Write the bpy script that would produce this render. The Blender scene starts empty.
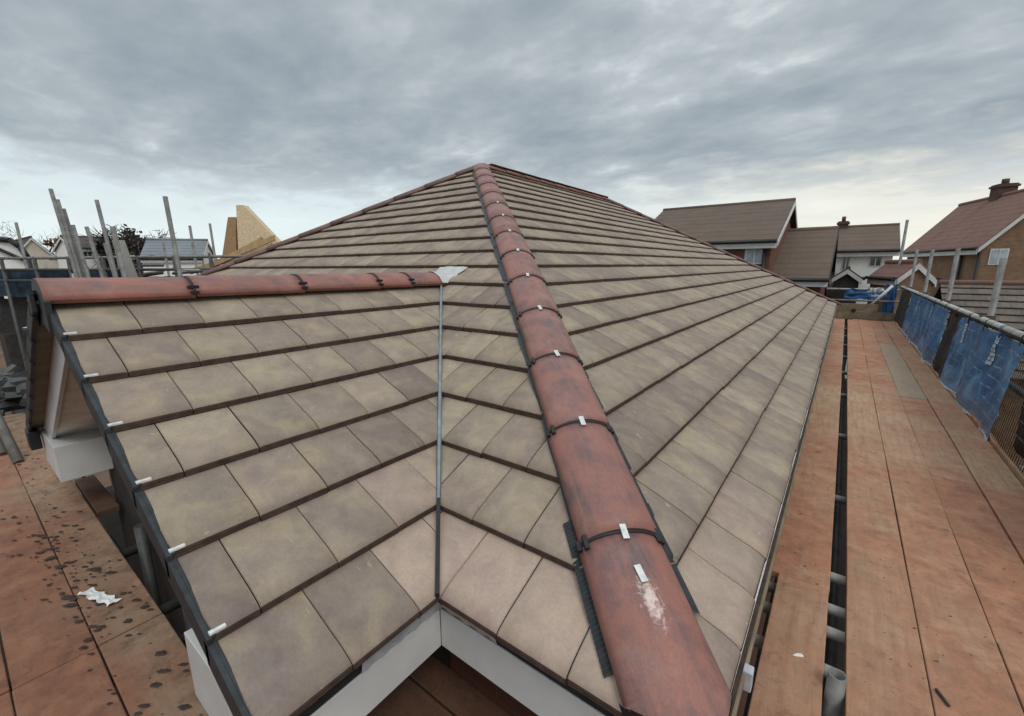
import bpy, bmesh, math, random
from mathutils import Vector as V, Matrix, noise as MN
random.seed(7)
S = bpy.context.scene
C = S.collection
R = math.radians

# ------------------------------------------------------------------ numbers shared by the whole roof
t = .552                      # tan of the roof pitch
gx = .211                     # course spacing in plan
sl = math.sqrt(1 + t*t)
g = gx*sl                     # course spacing along the slope
a, b = .7526, .485            # gable valley foot / gable verge
W, LY = 4.1259, 12.22         # half width and length of the main roof
HR = 7.2*gx                   # half width of the gable
XR = -a-HR                    # gable ridge
ZR = HR*t
XF = -a-2*HR                  # far eave of the gable
ZB = -.4542                   # scaffold deck level
ZG = -4.6                     # ground
TW = .206                     # tile cover width

# ------------------------------------------------------------------ materials
def new_mat(name, rough=.8, spec=.3):
    m = bpy.data.materials.new(name); m.use_nodes = True
    nt = m.node_tree; bs = nt.nodes['Principled BSDF']
    bs.inputs['Roughness'].default_value = rough
    bs.inputs['Specular IOR Level'].default_value = spec
    return m, nt, bs
def N(nt, typ, **kw):
    n = nt.nodes.new(typ)
    for k, v in kw.items():
        if k in ('operation', 'blend_type', 'data_type', 'attribute_name', 'feature', 'noise_dimensions', 'wave_type', 'bands_direction', 'vector_type', 'sky_type'): setattr(n, k, v)
        else: n.inputs[k].default_value = v
    return n
def coords(nt, kind='Object', scale=(1,1,1), loc=(0,0,0)):
    if kind == 'World':
        tc = nt.nodes.new('ShaderNodeNewGeometry'); out = tc.outputs['Position']
    else:
        tc = nt.nodes.new('ShaderNodeTexCoord'); out = tc.outputs[kind]
    mp = nt.nodes.new('ShaderNodeMapping'); mp.inputs['Scale'].default_value = scale; mp.inputs['Location'].default_value = loc
    nt.links.new(out, mp.inputs[0]); return mp.outputs[0]
def noise(nt, vec, scale, detail=4, rough=.6, dist=0):
    n = N(nt, 'ShaderNodeTexNoise', Scale=scale, Detail=detail, Roughness=rough, Distortion=dist)
    nt.links.new(vec, n.inputs['Vector']); return n.outputs['Fac']
def ramp(nt, fac, stops):
    r = nt.nodes.new('ShaderNodeValToRGB'); e = r.color_ramp.elements
    while len(e) < len(stops): e.new(.5)
    for el, (p, c) in zip(e, stops):
        el.position = p; el.color = (*c, 1) if len(c) == 3 else c
    nt.links.new(fac, r.inputs[0]); return r.outputs[0]
def mask(nt, fac, lo, hi): return ramp(nt, fac, [(lo, (0,0,0)), (hi, (1,1,1))])
def mix(nt, fac, c1, c2, mode='MIX'):
    m = nt.nodes.new('ShaderNodeMix'); m.data_type = 'RGBA'; m.blend_type = mode
    for i, v in ((0, fac), (6, c1), (7, c2)):
        if isinstance(v, bpy.types.NodeSocket): nt.links.new(v, m.inputs[i])
        elif i == 0: m.inputs[0].default_value = v
        else: m.inputs[i].default_value = (*v, 1)
    return m.outputs[2]
def math_(nt, op, x, y=0.):
    m = nt.nodes.new('ShaderNodeMath'); m.operation = op
    for i, v in enumerate((x, y)):
        if isinstance(v, bpy.types.NodeSocket): nt.links.new(v, m.inputs[i])
        else: m.inputs[i].default_value = v
    return m.outputs[0]
def bump(nt, bs, h, strength=.3, dist=.004):
    bp = N(nt, 'ShaderNodeBump', Strength=strength, Distance=dist)
    nt.links.new(h, bp.inputs['Height']); nt.links.new(bp.outputs[0], bs.inputs['Normal'])

def m_simple(name, col, var=.25, scale=8, rough=.75, spec=.3, kind='Object', bmp=.15, metal=0, bd=.003):
    m, nt, bs = new_mat(name, rough, spec)
    n = noise(nt, coords(nt, kind), scale, 5)
    lo = tuple(c*(1-var) for c in col); hi = tuple(min(1, c*(1+var)) for c in col)
    nt.links.new(ramp(nt, n, [(.3, lo), (.7, hi)]), bs.inputs['Base Color'])
    bs.inputs['Metallic'].default_value = metal
    if bmp: bump(nt, bs, noise(nt, coords(nt, kind), scale*4, 4), bmp, bd)
    return m

def m_tile(name, gain=1., hue=(1,1,1)):
    m, nt, bs = new_mat(name, .72, .25)
    at = nt.nodes.new('ShaderNodeAttribute'); at.attribute_name = 'tint'
    sp = nt.nodes.new('ShaderNodeSeparateColor'); nt.links.new(at.outputs['Color'], sp.inputs[0])
    rnd, pink, along = sp.outputs[0], sp.outputs[1], sp.outputs[2]
    c = lambda x: tuple(x[i]*gain*hue[i]*(1.0, .99, .955)[i] for i in range(3))
    base = ramp(nt, rnd, [(0, c((.215,.17,.148))), (.3, c((.255,.206,.172))), (.6, c((.29,.238,.19))), (1, c((.325,.272,.212)))])
    P_ = coords(nt, 'World')
    off = nt.nodes.new('ShaderNodeVectorMath'); off.operation = 'ADD'
    nt.links.new(P_, off.inputs[0])
    cmb = nt.nodes.new('ShaderNodeCombineXYZ')
    for i, k in enumerate((17., 29., 41.)): nt.links.new(math_(nt, 'MULTIPLY', rnd, k), cmb.inputs[i])
    nt.links.new(cmb.outputs[0], off.inputs[1]); PV = off.outputs[0]     # every tile has its own blotches
    och = mask(nt, noise(nt, PV, 6.5, 2, .5, .5), .5, .74)
    mau = mask(nt, noise(nt, PV, 5., 2, .5, .4), .46, .7)
    col = mix(nt, math_(nt, 'MULTIPLY', mau, .55), base, c((.175,.137,.134)))
    col = mix(nt, math_(nt, 'MULTIPLY', och, .52), col, c((.375,.3,.185)))
    col = mix(nt, math_(nt, 'MULTIPLY', pink, .85), col, c((.455,.335,.288)))
    edge = mask(nt, along, .0, .22)                                       # shading painted in along the nose of each tile
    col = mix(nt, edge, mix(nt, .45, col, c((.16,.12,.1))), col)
    fine = noise(nt, P_, 120., 5, .7)
    cloud_ = noise(nt, PV, 14., 4, .65, .6); col = mix(nt, .7, col, ramp(nt, cloud_, [(.3, (.4,.39,.4)), (.7, (.6,.6,.58))]), 'OVERLAY')
    col = mix(nt, .35, col, ramp(nt, fine, [(.25, (.35,.35,.35)), (.75, (.68,.68,.66))]), 'OVERLAY')
    spot = mask(nt, noise(nt, P_, 26., 3, .5), .72, .76)
    col = mix(nt, math_(nt, 'MULTIPLY', spot, .5), col, c((.5,.45,.36)))
    grit = mask(nt, noise(nt, P_, 420., 2, .6), .6, .7); col = mix(nt, math_(nt, 'MULTIPLY', grit, .16), col, c((.13,.1,.085)))
    dust = mask(nt, noise(nt, P_, 3.2, 6, .7, .6), .55, .72); col = mix(nt, math_(nt, 'MULTIPLY', dust, .22), col, c((.5,.42,.34)))
    scr = nt.nodes.new('ShaderNodeMapping'); scr.inputs['Scale'].default_value = (9, 40, 9); scr.inputs['Rotation'].default_value = (0, 0, .8); nt.links.new(P_, scr.inputs[0])
    sc_ = mask(nt, noise(nt, scr.outputs[0], 2., 3, .6, .3), .69, .74); col = mix(nt, math_(nt, 'MULTIPLY', sc_, .35), col, c((.52,.46,.38)))
    nt.links.new(col, bs.inputs['Base Color'])
    bump(nt, bs, mix(nt, .3, noise(nt, P_, 90., 5, .7), noise(nt, P_, 9., 2)), .35, .004)
    return m

def m_terracotta(name, dust=None):
    m, nt, bs = new_mat(name, .5, .4)
    oi = nt.nodes.new('ShaderNodeObjectInfo')
    v = coords(nt, 'Object', (1, 1, 1))
    ad = nt.nodes.new('ShaderNodeVectorMath'); ad.operation = 'ADD'
    cmb = nt.nodes.new('ShaderNodeCombineXYZ')
    for i, k in enumerate((13., 7., 23.)): nt.links.new(math_(nt, 'MULTIPLY', oi.outputs['Random'], k), cmb.inputs[i])
    nt.links.new(v, ad.inputs[0]); nt.links.new(cmb.outputs[0], ad.inputs[1])
    st = nt.nodes.new('ShaderNodeMapping'); st.inputs['Scale'].default_value = (1.8, 17, 17); nt.links.new(ad.outputs[0], st.inputs[0])
    base = mix(nt, oi.outputs['Random'], (.235,.09,.074), (.215,.104,.093))
    streak = mask(nt, noise(nt, st.outputs[0], 1.5, 5, .65, .9), .42, .6)
    fade = mask(nt, noise(nt, ad.outputs[0], 5, 3), .34, .56)
    col = mix(nt, math_(nt, 'MULTIPLY', math_(nt, 'MULTIPLY', streak, fade), .88), base, (.105,.08,.08))
    sep = nt.nodes.new('ShaderNodeSeparateXYZ'); nt.links.new(v, sep.inputs[0])
    side = ramp(nt, math_(nt, 'ADD', sep.outputs['Z'], noise(nt, ad.outputs[0], 9)), [(.48, (1,1,1)), (.62, (0,0,0))])
    col = mix(nt, math_(nt, 'MULTIPLY', side, .3), col, (.4,.16,.1))
    bl = mask(nt, noise(nt, ad.outputs[0], 4, 5, .7), .56, .8)
    col = mix(nt, math_(nt, 'MULTIPLY', bl, .45), col, (.4,.26,.24))
    if dust:                                      # pale mortar bloom below the second clip
        mp = nt.nodes.new('ShaderNodeMapping'); mp.inputs['Location'].default_value = (-dust[0]/.05, -dust[1]/.02, 0); mp.inputs['Scale'].default_value = (1/.05, 1/.02, 0)
        nt.links.new(v, mp.inputs[0]); ln = nt.nodes.new('ShaderNodeVectorMath'); ln.operation = 'LENGTH'; nt.links.new(mp.outputs[0], ln.inputs[0])
        d_ = math_(nt, 'SUBTRACT', math_(nt, 'MULTIPLY', noise(nt, v, 75, 5, .7, .4), 2.3), math_(nt, 'MULTIPLY', ln.outputs['Value'], .55))
        col = mix(nt, math_(nt, 'MULTIPLY', mask(nt, d_, .45, 1.0), .85), col, (.66,.52,.47))
    fine = noise(nt, v, 160, 4, .7)
    col = mix(nt, .5, col, ramp(nt, fine, [(.25, (.36,.36,.36)), (.75, (.66,.66,.66))]), 'OVERLAY')
    nt.links.new(col, bs.inputs['Base Color'])
    nt.links.new(ramp(nt, noise(nt, ad.outputs[0], 12, 4), [(.3, (.42,)*3), (.7, (.62,)*3)]), bs.inputs['Roughness'])
    bump(nt, bs, fine, .18, .003)
    return m

def m_board(name, axis, dark=False, grey=0, gain=1.):
    m, nt, bs = new_mat(name, .85, .2)
    oi = nt.nodes.new('ShaderNodeObjectInfo'); rd = oi.outputs['Random']
    w = coords(nt, 'World')
    sc = (26, 2.2, 10) if axis == 'y' else (2.2, 26, 10)
    gr = nt.nodes.new('ShaderNodeMapping'); gr.inputs['Scale'].default_value = sc; nt.links.new(w, gr.inputs[0])
    cmb = nt.nodes.new('ShaderNodeCombineXYZ'); nt.links.new(math_(nt, 'MULTIPLY', rd, 31.), cmb.inputs[2]); nt.links.new(cmb.outputs[0], gr.inputs[1])
    grain = noise(nt, gr.outputs[0], 1.4, 5, .65, .4)
    wood = ramp(nt, grain, [(.3, (.25,.16,.1)), (.55, (.4,.28,.185)), (.75, (.5,.37,.26))])
    wood = mix(nt, math_(nt, 'MULTIPLY', rd, .4), wood, (.42,.31,.2))
    if axis == 'x': wood = mix(nt, .55, wood, (.31,.255,.185))
    clay = ramp(nt, noise(nt, w, 9, 6, .7), [(.3, (.2,.08,.05)), (.52, (.325,.137,.08)), (.74, (.42,.2,.125))])
    amt = math_(nt, 'ADD', math_(nt, 'MULTIPLY', mask(nt, noise(nt, w, 1.1, 4, .6), .3, .58), .8), math_(nt, 'MULTIPLY', math_(nt, 'SUBTRACT', rd, .5), .25))
    # the dust thins out along the deck, away from the corner
    sp = nt.nodes.new('ShaderNodeSeparateXYZ'); nt.links.new(w, sp.inputs[0])
    if axis == 'y':
        near = ramp(nt, math_(nt, 'DIVIDE', sp.outputs['Y'], 14.), [(.04, (.55,)*3), (.15, (.3,)*3), (.27, (-.4,)*3), (.62, (-.5,)*3), (.9, (.45,)*3)])
    else:
        near = ramp(nt, math_(nt, 'ADD', sp.outputs['Y'], 1.), [(.18, (.5,)*3), (.42, (.3,)*3), (.5, (-1.0,)*3)])
    amt = math_(nt, 'ADD', amt, near)
    amt = math_(nt, 'MINIMUM', math_(nt, 'MAXIMUM', amt, .12), .95)
    col = mix(nt, amt, wood, clay)
    dirt = mask(nt, noise(nt, w, 13, 6, .75, .3), .57, .7)
    col = mix(nt, math_(nt, 'MULTIPLY', dirt, .65), col, (.12,.062,.04))
    marks_ = mask(nt, noise(nt, w, 34, 5, .7, .8), .56, .68); col = mix(nt, math_(nt, 'MULTIPLY', marks_, .42), col, (.13,.065,.042))
    col = mix(nt, .14, col, (.25,.2,.17))
    pale = mask(nt, noise(nt, w, 4.2, 5, .7), .56, .75)
    col = mix(nt, math_(nt, 'MULTIPLY', pale, .45), col, (.5,.35,.24))
    speck = mask(nt, noise(nt, w, 60, 3, .6), .69, .76)
    col = mix(nt, math_(nt, 'MULTIPLY', speck, .5), col, (.1,.05,.035))
    worn = mask(nt, noise(nt, gr.outputs[0], .7, 4, .6, .8), .55, .72); col = mix(nt, math_(nt, 'MULTIPLY', worn, .3), col, (.3,.235,.17))
    knot = N(nt, 'ShaderNodeTexVoronoi', Scale=2.6); nt.links.new(w, knot.inputs['Vector']); kn = ramp(nt, knot.outputs['Distance'], [(.02, (1,1,1)), (.055, (0,0,0))]); col = mix(nt, math_(nt, 'MULTIPLY', kn, .55), col, (.1,.05,.03))
    if grey: col = mix(nt, grey, col, (.25,.235,.18))
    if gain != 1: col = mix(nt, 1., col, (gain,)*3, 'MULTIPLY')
    if dark:
        col = mix(nt, math_(nt, 'MULTIPLY', mask(nt, noise(nt, w, 9, 6, .7), .44, .7), .85), col, (.085,.062,.046))
    col = mix(nt, 1., col, (1.1, 1.07, 1.02), 'MULTIPLY')
    nt.links.new(col, bs.inputs['Base Color'])
    bump(nt, bs, mix(nt, .6, grain, noise(nt, w, 60, 6, .75)), .6, .006)
    return m

def m_brick(name, c1, c2, mortar, scale=9.):
    m, nt, bs = new_mat(name, .85, .2)
    tc = nt.nodes.new('ShaderNodeTexCoord'); sp = nt.nodes.new('ShaderNodeSeparateXYZ'); nt.links.new(tc.outputs['Object'], sp.inputs[0])
    cm = nt.nodes.new('ShaderNodeCombineXYZ')
    nt.links.new(math_(nt, 'ADD', sp.outputs['X'], sp.outputs['Y']), cm.inputs[0]); nt.links.new(sp.outputs['Z'], cm.inputs[1])
    br = N(nt, 'ShaderNodeTexBrick', Scale=scale, **{'Mortar Size': .012, 'Brick Width': 1.6, 'Row Height': .55})
    br.inputs['Color1'].default_value = (*c1, 1); br.inputs['Color2'].default_value = (*c2, 1); br.inputs['Mortar'].default_value = (*mortar, 1)
    nt.links.new(cm.outputs[0], br.inputs[0])
    col = mix(nt, .5, br.outputs[0], ramp(nt, noise(nt, tc.outputs['Object'], 1.5, 5), [(.3, (.35,)*3), (.7, (.62,)*3)]), 'OVERLAY')
    nt.links.new(col, bs.inputs['Base Color']); return m

def m_courses(name, c1, c2, sc=3.6, axis='Z', lines=.5):
    """small-format tiles of far roofs: thin dark course lines and mottled tiles"""
    m, nt, bs = new_mat(name, .8, .2)
    o = coords(nt, 'Object')
    sp = nt.nodes.new('ShaderNodeSeparateXYZ'); nt.links.new(o, sp.inputs[0])
    fr = math_(nt, 'FRACT', math_(nt, 'MULTIPLY', sp.outputs['Z'], sc))
    ln = mask(nt, fr, .0, .3)
    col = ramp(nt, noise(nt, o, 14, 4, .8), [(.3, c1), (.7, c2)])
    col = mix(nt, .5, col, ramp(nt, noise(nt, o, 1.3, 4), [(.3, (.38,)*3), (.7, (.6,)*3)]), 'OVERLAY')
    col = mix(nt, math_(nt, 'MULTIPLY', math_(nt, 'SUBTRACT', 1., ln), lines), col, tuple(x*.35 for x in c1))
    nt.links.new(col, bs.inputs['Base Color']); bump(nt, bs, ln, .5, .02); return m

def m_net(name):
    m, nt, bs = new_mat(name, .55, .35)
    o = coords(nt, 'World'); sp = nt.nodes.new('ShaderNodeSeparateXYZ'); nt.links.new(o, sp.inputs[0])
    col = ramp(nt, noise(nt, o, 3.0, 5, .65, .6), [(.3, (.014,.055,.14)), (.5, (.04,.135,.29)), (.7, (.13,.29,.48))])
    fr = math_(nt, 'FRACT', math_(nt, 'ADD', math_(nt, 'MULTIPLY', sp.outputs['Z'], 11.), math_(nt, 'MULTIPLY', noise(nt, o, 2.5), .8)))
    ln = ramp(nt, fr, [(.0, (1,1,1)), (.1, (0,0,0)), (.9, (0,0,0)), (1., (1,1,1))])
    col = mix(nt, math_(nt, 'MULTIPLY', ln, math_(nt, 'MULTIPLY', mask(nt, noise(nt, o, 7, 5, .7), .46, .62), .75)), col, (.36,.47,.55))
    band = math_(nt, 'MULTIPLY', mask(nt, sp.outputs['Z'], .0, .06), mask(nt, math_(nt, 'SUBTRACT', .22, sp.outputs['Z']), .0, .06))
    col = mix(nt, math_(nt, 'MULTIPLY', band, .25), col, (.12,.24,.36))
    weave = noise(nt, coords(nt, 'World', (90, 90, 160)), 1, 2)
    col = mix(nt, .6, col, ramp(nt, weave, [(.3, (.3,)*3), (.7, (.68,)*3)]), 'OVERLAY')
    dust = mask(nt, noise(nt, o, 16, 5, .75), .58, .72)
    col = mix(nt, math_(nt, 'MULTIPLY', dust, .45), col, (.36,.42,.45))
    low = mask(nt, math_(nt, 'ADD', math_(nt, 'MULTIPLY', sp.outputs['Z'], -1.), math_(nt, 'MULTIPLY', noise(nt, o, 4), .25)), .3, .62)
    col = mix(nt, math_(nt, 'MULTIPLY', low, .4), col, (.3,.25,.21))
    nt.links.new(col, bs.inputs['Base Color']); bump(nt, bs, noise(nt, o, 40, 5), .5, .01); return m

M = dict(
    tile=m_tile('concrete_tile', .92), tilefar=m_tile('concrete_tile_second', .85, (.93,.93,1.)),
    nose=m_simple('tile_nose_shadow', (.05,.031,.024), .35, 30, .9), terra=m_terracotta('terracotta'), terrak=m_simple('dark_hip_tile', (.15,.085,.075), .3, 9, .6), terrad=m_terracotta('terracotta_dusty', (.3, .002)),  # nose: dark brown edge colour with the course shadow painted in
    black=m_simple('black_plastic', (.018,.018,.02), .3, 20, .5), roll=m_simple('grey_black_roll', (.027,.03,.034), .35, 30, .55),
    steel=m_simple('clip_steel', (.62,.62,.6), .2, 60, .35, .5), lead=m_simple('lead', (.42,.44,.46), .25, 18, .5, .4),
    galv=m_simple('galvanised_tube', (.17,.165,.155), .4, 9, .55, .4), galvd=m_simple('dull_tube', (.055,.055,.055), .4, 12, .55, .4),
    galvl=m_simple('pale_tube', (.36,.34,.31), .4, 9, .6, .3), rust=m_simple('rusty_coupler', (.1,.07,.05), .5, 20, .7),
    white=m_simple('white_upvc', (.56,.56,.555), .13, 3.5, .4, .4, bmp=.03), soffit=m_simple('cream_soffit', (.8,.75,.66), .22, 6, .7),
    under=m_simple('undercloak', (.2,.17,.12), .25, 9, .8),
    by=m_board('board_along', 'y'), byg=m_board('board_along_grey', 'y', grey=.6), bxs=m_board('board_across_shaded', 'x', gain=.3), bx=m_board('board_across', 'x', gain=.75), bxd=m_board('board_across_muddy', 'x', True, gain=.88),  # bxs: across boards darkened to paint shade below the eaves corner
    net=m_net('blue_net'), blacknet=m_simple('black_net', (.03,.026,.024), .6, 25, .8),
    printw=m_simple('pale_print', (.4,.48,.55), .35, 50, .7), toe=m_simple('weathered_board', (.2,.155,.105), .4, 6, .85),
    mud=m_simple('mud', (.05,.036,.03), .4, 30, .7), paper=m_simple('paper', (.72,.72,.7), .12, 20, .7),
    brickr=m_brick('brick_red', (.13,.06,.045), (.17,.08,.058), (.17,.13,.11)), chim=m_brick('brick_dark', (.085,.052,.042), (.11,.065,.05), (.12,.1,.09)), brickb=m_brick('brick_buff', (.19,.115,.072), (.24,.15,.095), (.3,.25,.2)),
    render=m_simple('white_render', (.78,.78,.74), .08, 3, .8), cream=m_simple('cream_render', (.52,.47,.38), .1, 3, .8),
    roofb=m_courses('brown_far_tiles', (.105,.077,.06), (.145,.105,.082), 5.2, 'Z', .22), roofr=m_courses('red_far_tiles', (.2,.105,.085), (.25,.145,.12), 5., 'Z', .08),
    roofg=m_courses('slate_far', (.17,.19,.21), (.24,.26,.28), 5), roofd=m_courses('dark_far_tiles', (.07,.055,.05), (.1,.08,.07), 5),
    glass=m_simple('dark_glass', (.05,.06,.07), .3, 3, .12, .6, bmp=0), glassl=m_simple('pale_glass', (.34,.4,.46), .3, 3, .15, .6, bmp=0),
    timber=m_simple('new_timber', (.46,.31,.17), .22, 7, .7), osb=m_simple('sheathing_board', (.58,.45,.3), .22, 25, .75),
    ground=m_simple('mud_ground', (.13,.085,.06), .4, .4, .95, .1, 'World', .5), bark=m_simple('bark', (.06,.048,.04), .3, 9, .9),
    twig=m_simple('winter_twigs', (.085,.07,.062), .4, 2, .9), dkleaf=m_simple('conifer_leaf', (.02,.03,.022), .4, 2, .8),
    rustleaf=m_simple('rust_leaf', (.2,.085,.035), .35, 2, .8), greyply=m_simple('grey_ply', (.3,.29,.26), .15, 6, .8),
    tarpd=m_simple('dusty_blue_net', (.026,.045,.07), .7, 5, .8), tarp=m_simple('blue_tarp', (.03,.1,.24), .45, 3, .55), dvoid=m_simple('dark_and_shaded', (.035,.03,.027), .3, 5, .9),  # dvoid also paints shade on the gable wall and lower boards
)

# ------------------------------------------------------------------ mesh helpers
def bm_box(bm, x0, x1, y0, y1, z0, z1, mx=None, bev=0):
    vs = [bm.verts.new((x, y, z)) for x in (x0, x1) for y in (y0, y1) for z in (z0, z1)]
    if mx is not None:
        for v in vs: v.co = mx @ v.co
    q = [(0,1,3,2),(4,6,7,5),(0,4,5,1),(2,3,7,6),(0,2,6,4),(1,5,7,3)]
    fs = [bm.faces.new([vs[i] for i in f]) for f in q]
    return vs, fs
def bm_tube(bm, p0, p1, r, seg=12, r2=None, caps=True, hollow=False):
    p0, p1 = V(p0), V(p1); d = (p1-p0).normalized(); u = d.orthogonal().normalized(); w = d.cross(u)
    r2 = r if r2 is None else r2
    A = [bm.verts.new(p0+(u*math.cos(k*2*math.pi/seg)+w*math.sin(k*2*math.pi/seg))*r) for k in range(seg)]
    B = [bm.verts.new(p1+(u*math.cos(k*2*math.pi/seg)+w*math.sin(k*2*math.pi/seg))*r2) for k in range(seg)]
    for k in range(seg):
        f = bm.faces.new((A[k], A[(k+1)%seg], B[(k+1)%seg], B[k])); f.smooth = True
    if hollow:                                   # a real bore at the p1 end
        Ci = [bm.verts.new(p1+(v.co-p1)*.82) for v in B]; Di = [bm.verts.new(v.co-d*.35) for v in Ci]
        for k in range(seg):
            bm.faces.new((B[k], B[(k+1)%seg], Ci[(k+1)%seg], Ci[k]))
            f = bm.faces.new((Ci[k], Ci[(k+1)%seg], Di[(k+1)%seg], Di[k])); f.smooth = True
        bm.faces.new(Di); bm.faces.new(A[::-1])
    elif caps: bm.faces.new(A[::-1]); bm.faces.new(B)
def obj(name, bm, mat, parent=None, loc=None, bevel=0, recalc=True):
    if recalc: bmesh.ops.recalc_face_normals(bm, faces=bm.faces)
    me = bpy.data.meshes.new(name); bm.to_mesh(me); bm.free()
    o = bpy.data.objects.new(name, me); C.objects.link(o)
    for m in (mat if isinstance(mat, (list, tuple)) else [mat]): me.materials.append(m)
    if loc is not None:                          # put the origin at loc, keep the geometry where it is
        me.transform(Matrix.Translation(-V(loc))); o.location = loc
    if parent is not None:
        o.parent = parent
        o.location = o.location - parent_loc(parent)
    if bevel:
        md = o.modifiers.new('edge', 'BEVEL'); md.width = bevel; md.segments = 2; md.limit_method = 'ANGLE'
    return o
def parent_loc(p):
    l = V((0,0,0))
    while p is not None: l = l+p.location; p = p.parent
    return l
def tag(o, label, cat, group=None):
    o['label'] = label; o['category'] = cat
    if group: o['group'] = group
    return o
def struct(o): o['kind'] = 'structure'; return o
def thing(name, label, cat, loc=(0,0,0), group=None):
    o = bpy.data.objects.new(name, None); C.objects.link(o); o.location = loc; o.empty_display_size = .2
    return tag(o, label, cat, group)
def box(name, x0, x1, y0, y1, z0, z1, mat, parent=None, bevel=0):
    bm = bmesh.new(); bm_box(bm, x0, x1, y0, y1, z0, z1)
    return obj(name, bm, mat, parent, ((x0+x1)/2, (y0+y1)/2, z0), bevel)
def tube(name, p0, p1, r, mat, parent=None, seg=12, hollow=False):
    bm = bmesh.new(); bm_tube(bm, p0, p1, r, seg, hollow=hollow); return obj(name, bm, mat, parent, p0)
def prism(bm, pts, d):
    """extrude polygon pts by vector d"""
    d = V(d); A = [bm.verts.new(p) for p in pts]; B = [bm.verts.new(V(p)+d) for p in pts]
    bm.faces.new(A[::-1]); bm.faces.new(B); n = len(pts)
    for k in range(n): bm.faces.new((A[k], A[(k+1)%n], B[(k+1)%n], B[k]))

# ------------------------------------------------------------------ tiled slopes
def tile_slope(name, O, U, Hd, rows, u0, u1, phase, clips, parent, mats=None, pinkf=None, detail=True, half=TW/2, inset=0):
    """O origin on the eave, U unit along the eave, Hd plan direction up the slope. Tiles are modelled one by one,
    lapped course over course, then the sheet is cut along the hips and valleys."""
    O, U, Hd = V(O), V(U).normalized(), V(Hd).normalized()
    Vd = (Hd+V((0,0,t)))/sl; Nn = U.cross(Vd)
    if Nn.z < 0: Nn = -Nn
    O0 = O.copy(); O = O-V((0,0,.013))
    bm = bmesh.new(); cl = bm.loops.layers.float_color.new('tint')
    prof = [(.0, .001), (-.003, .010), (-.0015, .021), (.005, .0275), (.016, .0305), (.034, .0312), (.065, .0298), (.13, .0218), (g+.015, .004)]
    if not detail: prof = [(.0, .001), (-.002, .022), (.012, .030), (.06, .0295), (g+.015, .004)]
    nd = 3 if detail else 2                      # profile segments given the shadow-dark nose colour
    for r in range(rows):
        ph = phase + (half if r % 2 else 0)
        k0 = math.floor((u0-ph)/TW)-1; k = k0
        while ph+k*TW < u1:
            uL, uR = ph+k*TW, ph+(k+1)*TW; k += 1
            if uR < u0 or uL > u1: continue
            uL, uR = max(uL, u0), min(uR, u1)
            ga = random.uniform(.0006, .0018)
            uL += ga; uR -= ga
            if uR-uL < .012: continue
            rnd = random.random(); dv = random.uniform(-.002, .002); dh = random.uniform(-.0008, .0012); tw = random.uniform(-.0012, .0012)
            pk = pinkf(r, (uL+uR)/2) if pinkf else 0
            pk = max(0, min(1, pk+random.uniform(-.12, .18)))
            us = [(uL, -.004), (uL+.005, 0), ((uL+uR)/2, .0008), (uR-.005, 0), (uR, -.004)] if detail else [(uL, -.002), (uR, -.002)]
            grid = []
            for (v, h) in prof:
                if r == 0 and inset: v += inset*max(0, 1-v/.16)
                grid.append([bm.verts.new(O+U*u+Vd*(r*g+v+dv)+Nn*(h+dh+(e if h > .01 else 0)+tw*((u-uL)/(uR-uL)-.5))) for u, e in us])
            for i in range(len(prof)-1):
                for j in range(len(us)-1):
                    f = bm.faces.new((grid[i][j], grid[i][j+1], grid[i+1][j+1], grid[i+1][j]))
                    f.smooth = True
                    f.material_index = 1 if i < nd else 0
                    for lp in f.loops:
                        vi = i if lp.vert in grid[i] else i+1
                        lp[cl] = (rnd, pk, max(0, prof[vi][0])/g, 1)
            for j in (0, -1):                     # side walls into the joint
                bot = [bm.verts.new(grid[i][j].co-Nn*.016) for i in range(len(prof))]
                for i in range(1, len(prof)-1):
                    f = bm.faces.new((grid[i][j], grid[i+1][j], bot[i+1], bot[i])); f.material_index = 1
                    for lp in f.loops: lp[cl] = (rnd, pk, .05, 1)
    # a dark underlay sheet just under the tiles
    q = [bm.verts.new(O+U*u+Vd*v-Nn*.004) for u, v in ((u0, .005), (u1, .005), (u1, rows*g), (u0, rows*g))]
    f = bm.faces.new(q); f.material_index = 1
    for co, no in clips:
        geo = bm.verts[:]+bm.edges[:]+bm.faces[:]
        bmesh.ops.bisect_plane(bm, geom=geo, plane_co=co, plane_no=no, clear_inner=True, dist=1e-5)
    bmesh.ops.recalc_face_normals(bm, faces=[])
    for f in bm.faces:
        f.normal_update()
        if f.normal.dot(Nn) < -.05: f.normal_flip()
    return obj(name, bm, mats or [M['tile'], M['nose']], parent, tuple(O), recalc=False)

house = thing('house', 'brown tiled hipped roof with red hip tiles and projecting gable in the middle', 'house', (-W, 6, ZG))
ROWS = int(W/gx)+1
DY = V((0,1,0)); DX = V((1,0,0))
# right-hand slope, between the two hips
def pk_right(r, u): return .45 if r == 0 and u < 1.2 else (.18 if r == 1 and u < .8 else 0)
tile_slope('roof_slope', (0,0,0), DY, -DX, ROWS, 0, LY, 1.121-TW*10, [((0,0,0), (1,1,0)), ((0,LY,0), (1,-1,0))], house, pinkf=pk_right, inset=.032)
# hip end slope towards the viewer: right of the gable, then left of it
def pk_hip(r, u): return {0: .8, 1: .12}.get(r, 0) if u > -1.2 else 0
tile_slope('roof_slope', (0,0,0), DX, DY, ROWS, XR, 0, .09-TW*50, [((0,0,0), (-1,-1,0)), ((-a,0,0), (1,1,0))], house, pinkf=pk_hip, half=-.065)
tile_slope('roof_slope', (0,0,0), DX, DY, ROWS, -2*W, XR, .09-TW*50, [((-2*W,0,0), (1,-1,0)), ((XF,0,0), (-1,1,0)), ((0,0,0), (-1,-1,0))], house, half=-.065)
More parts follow.
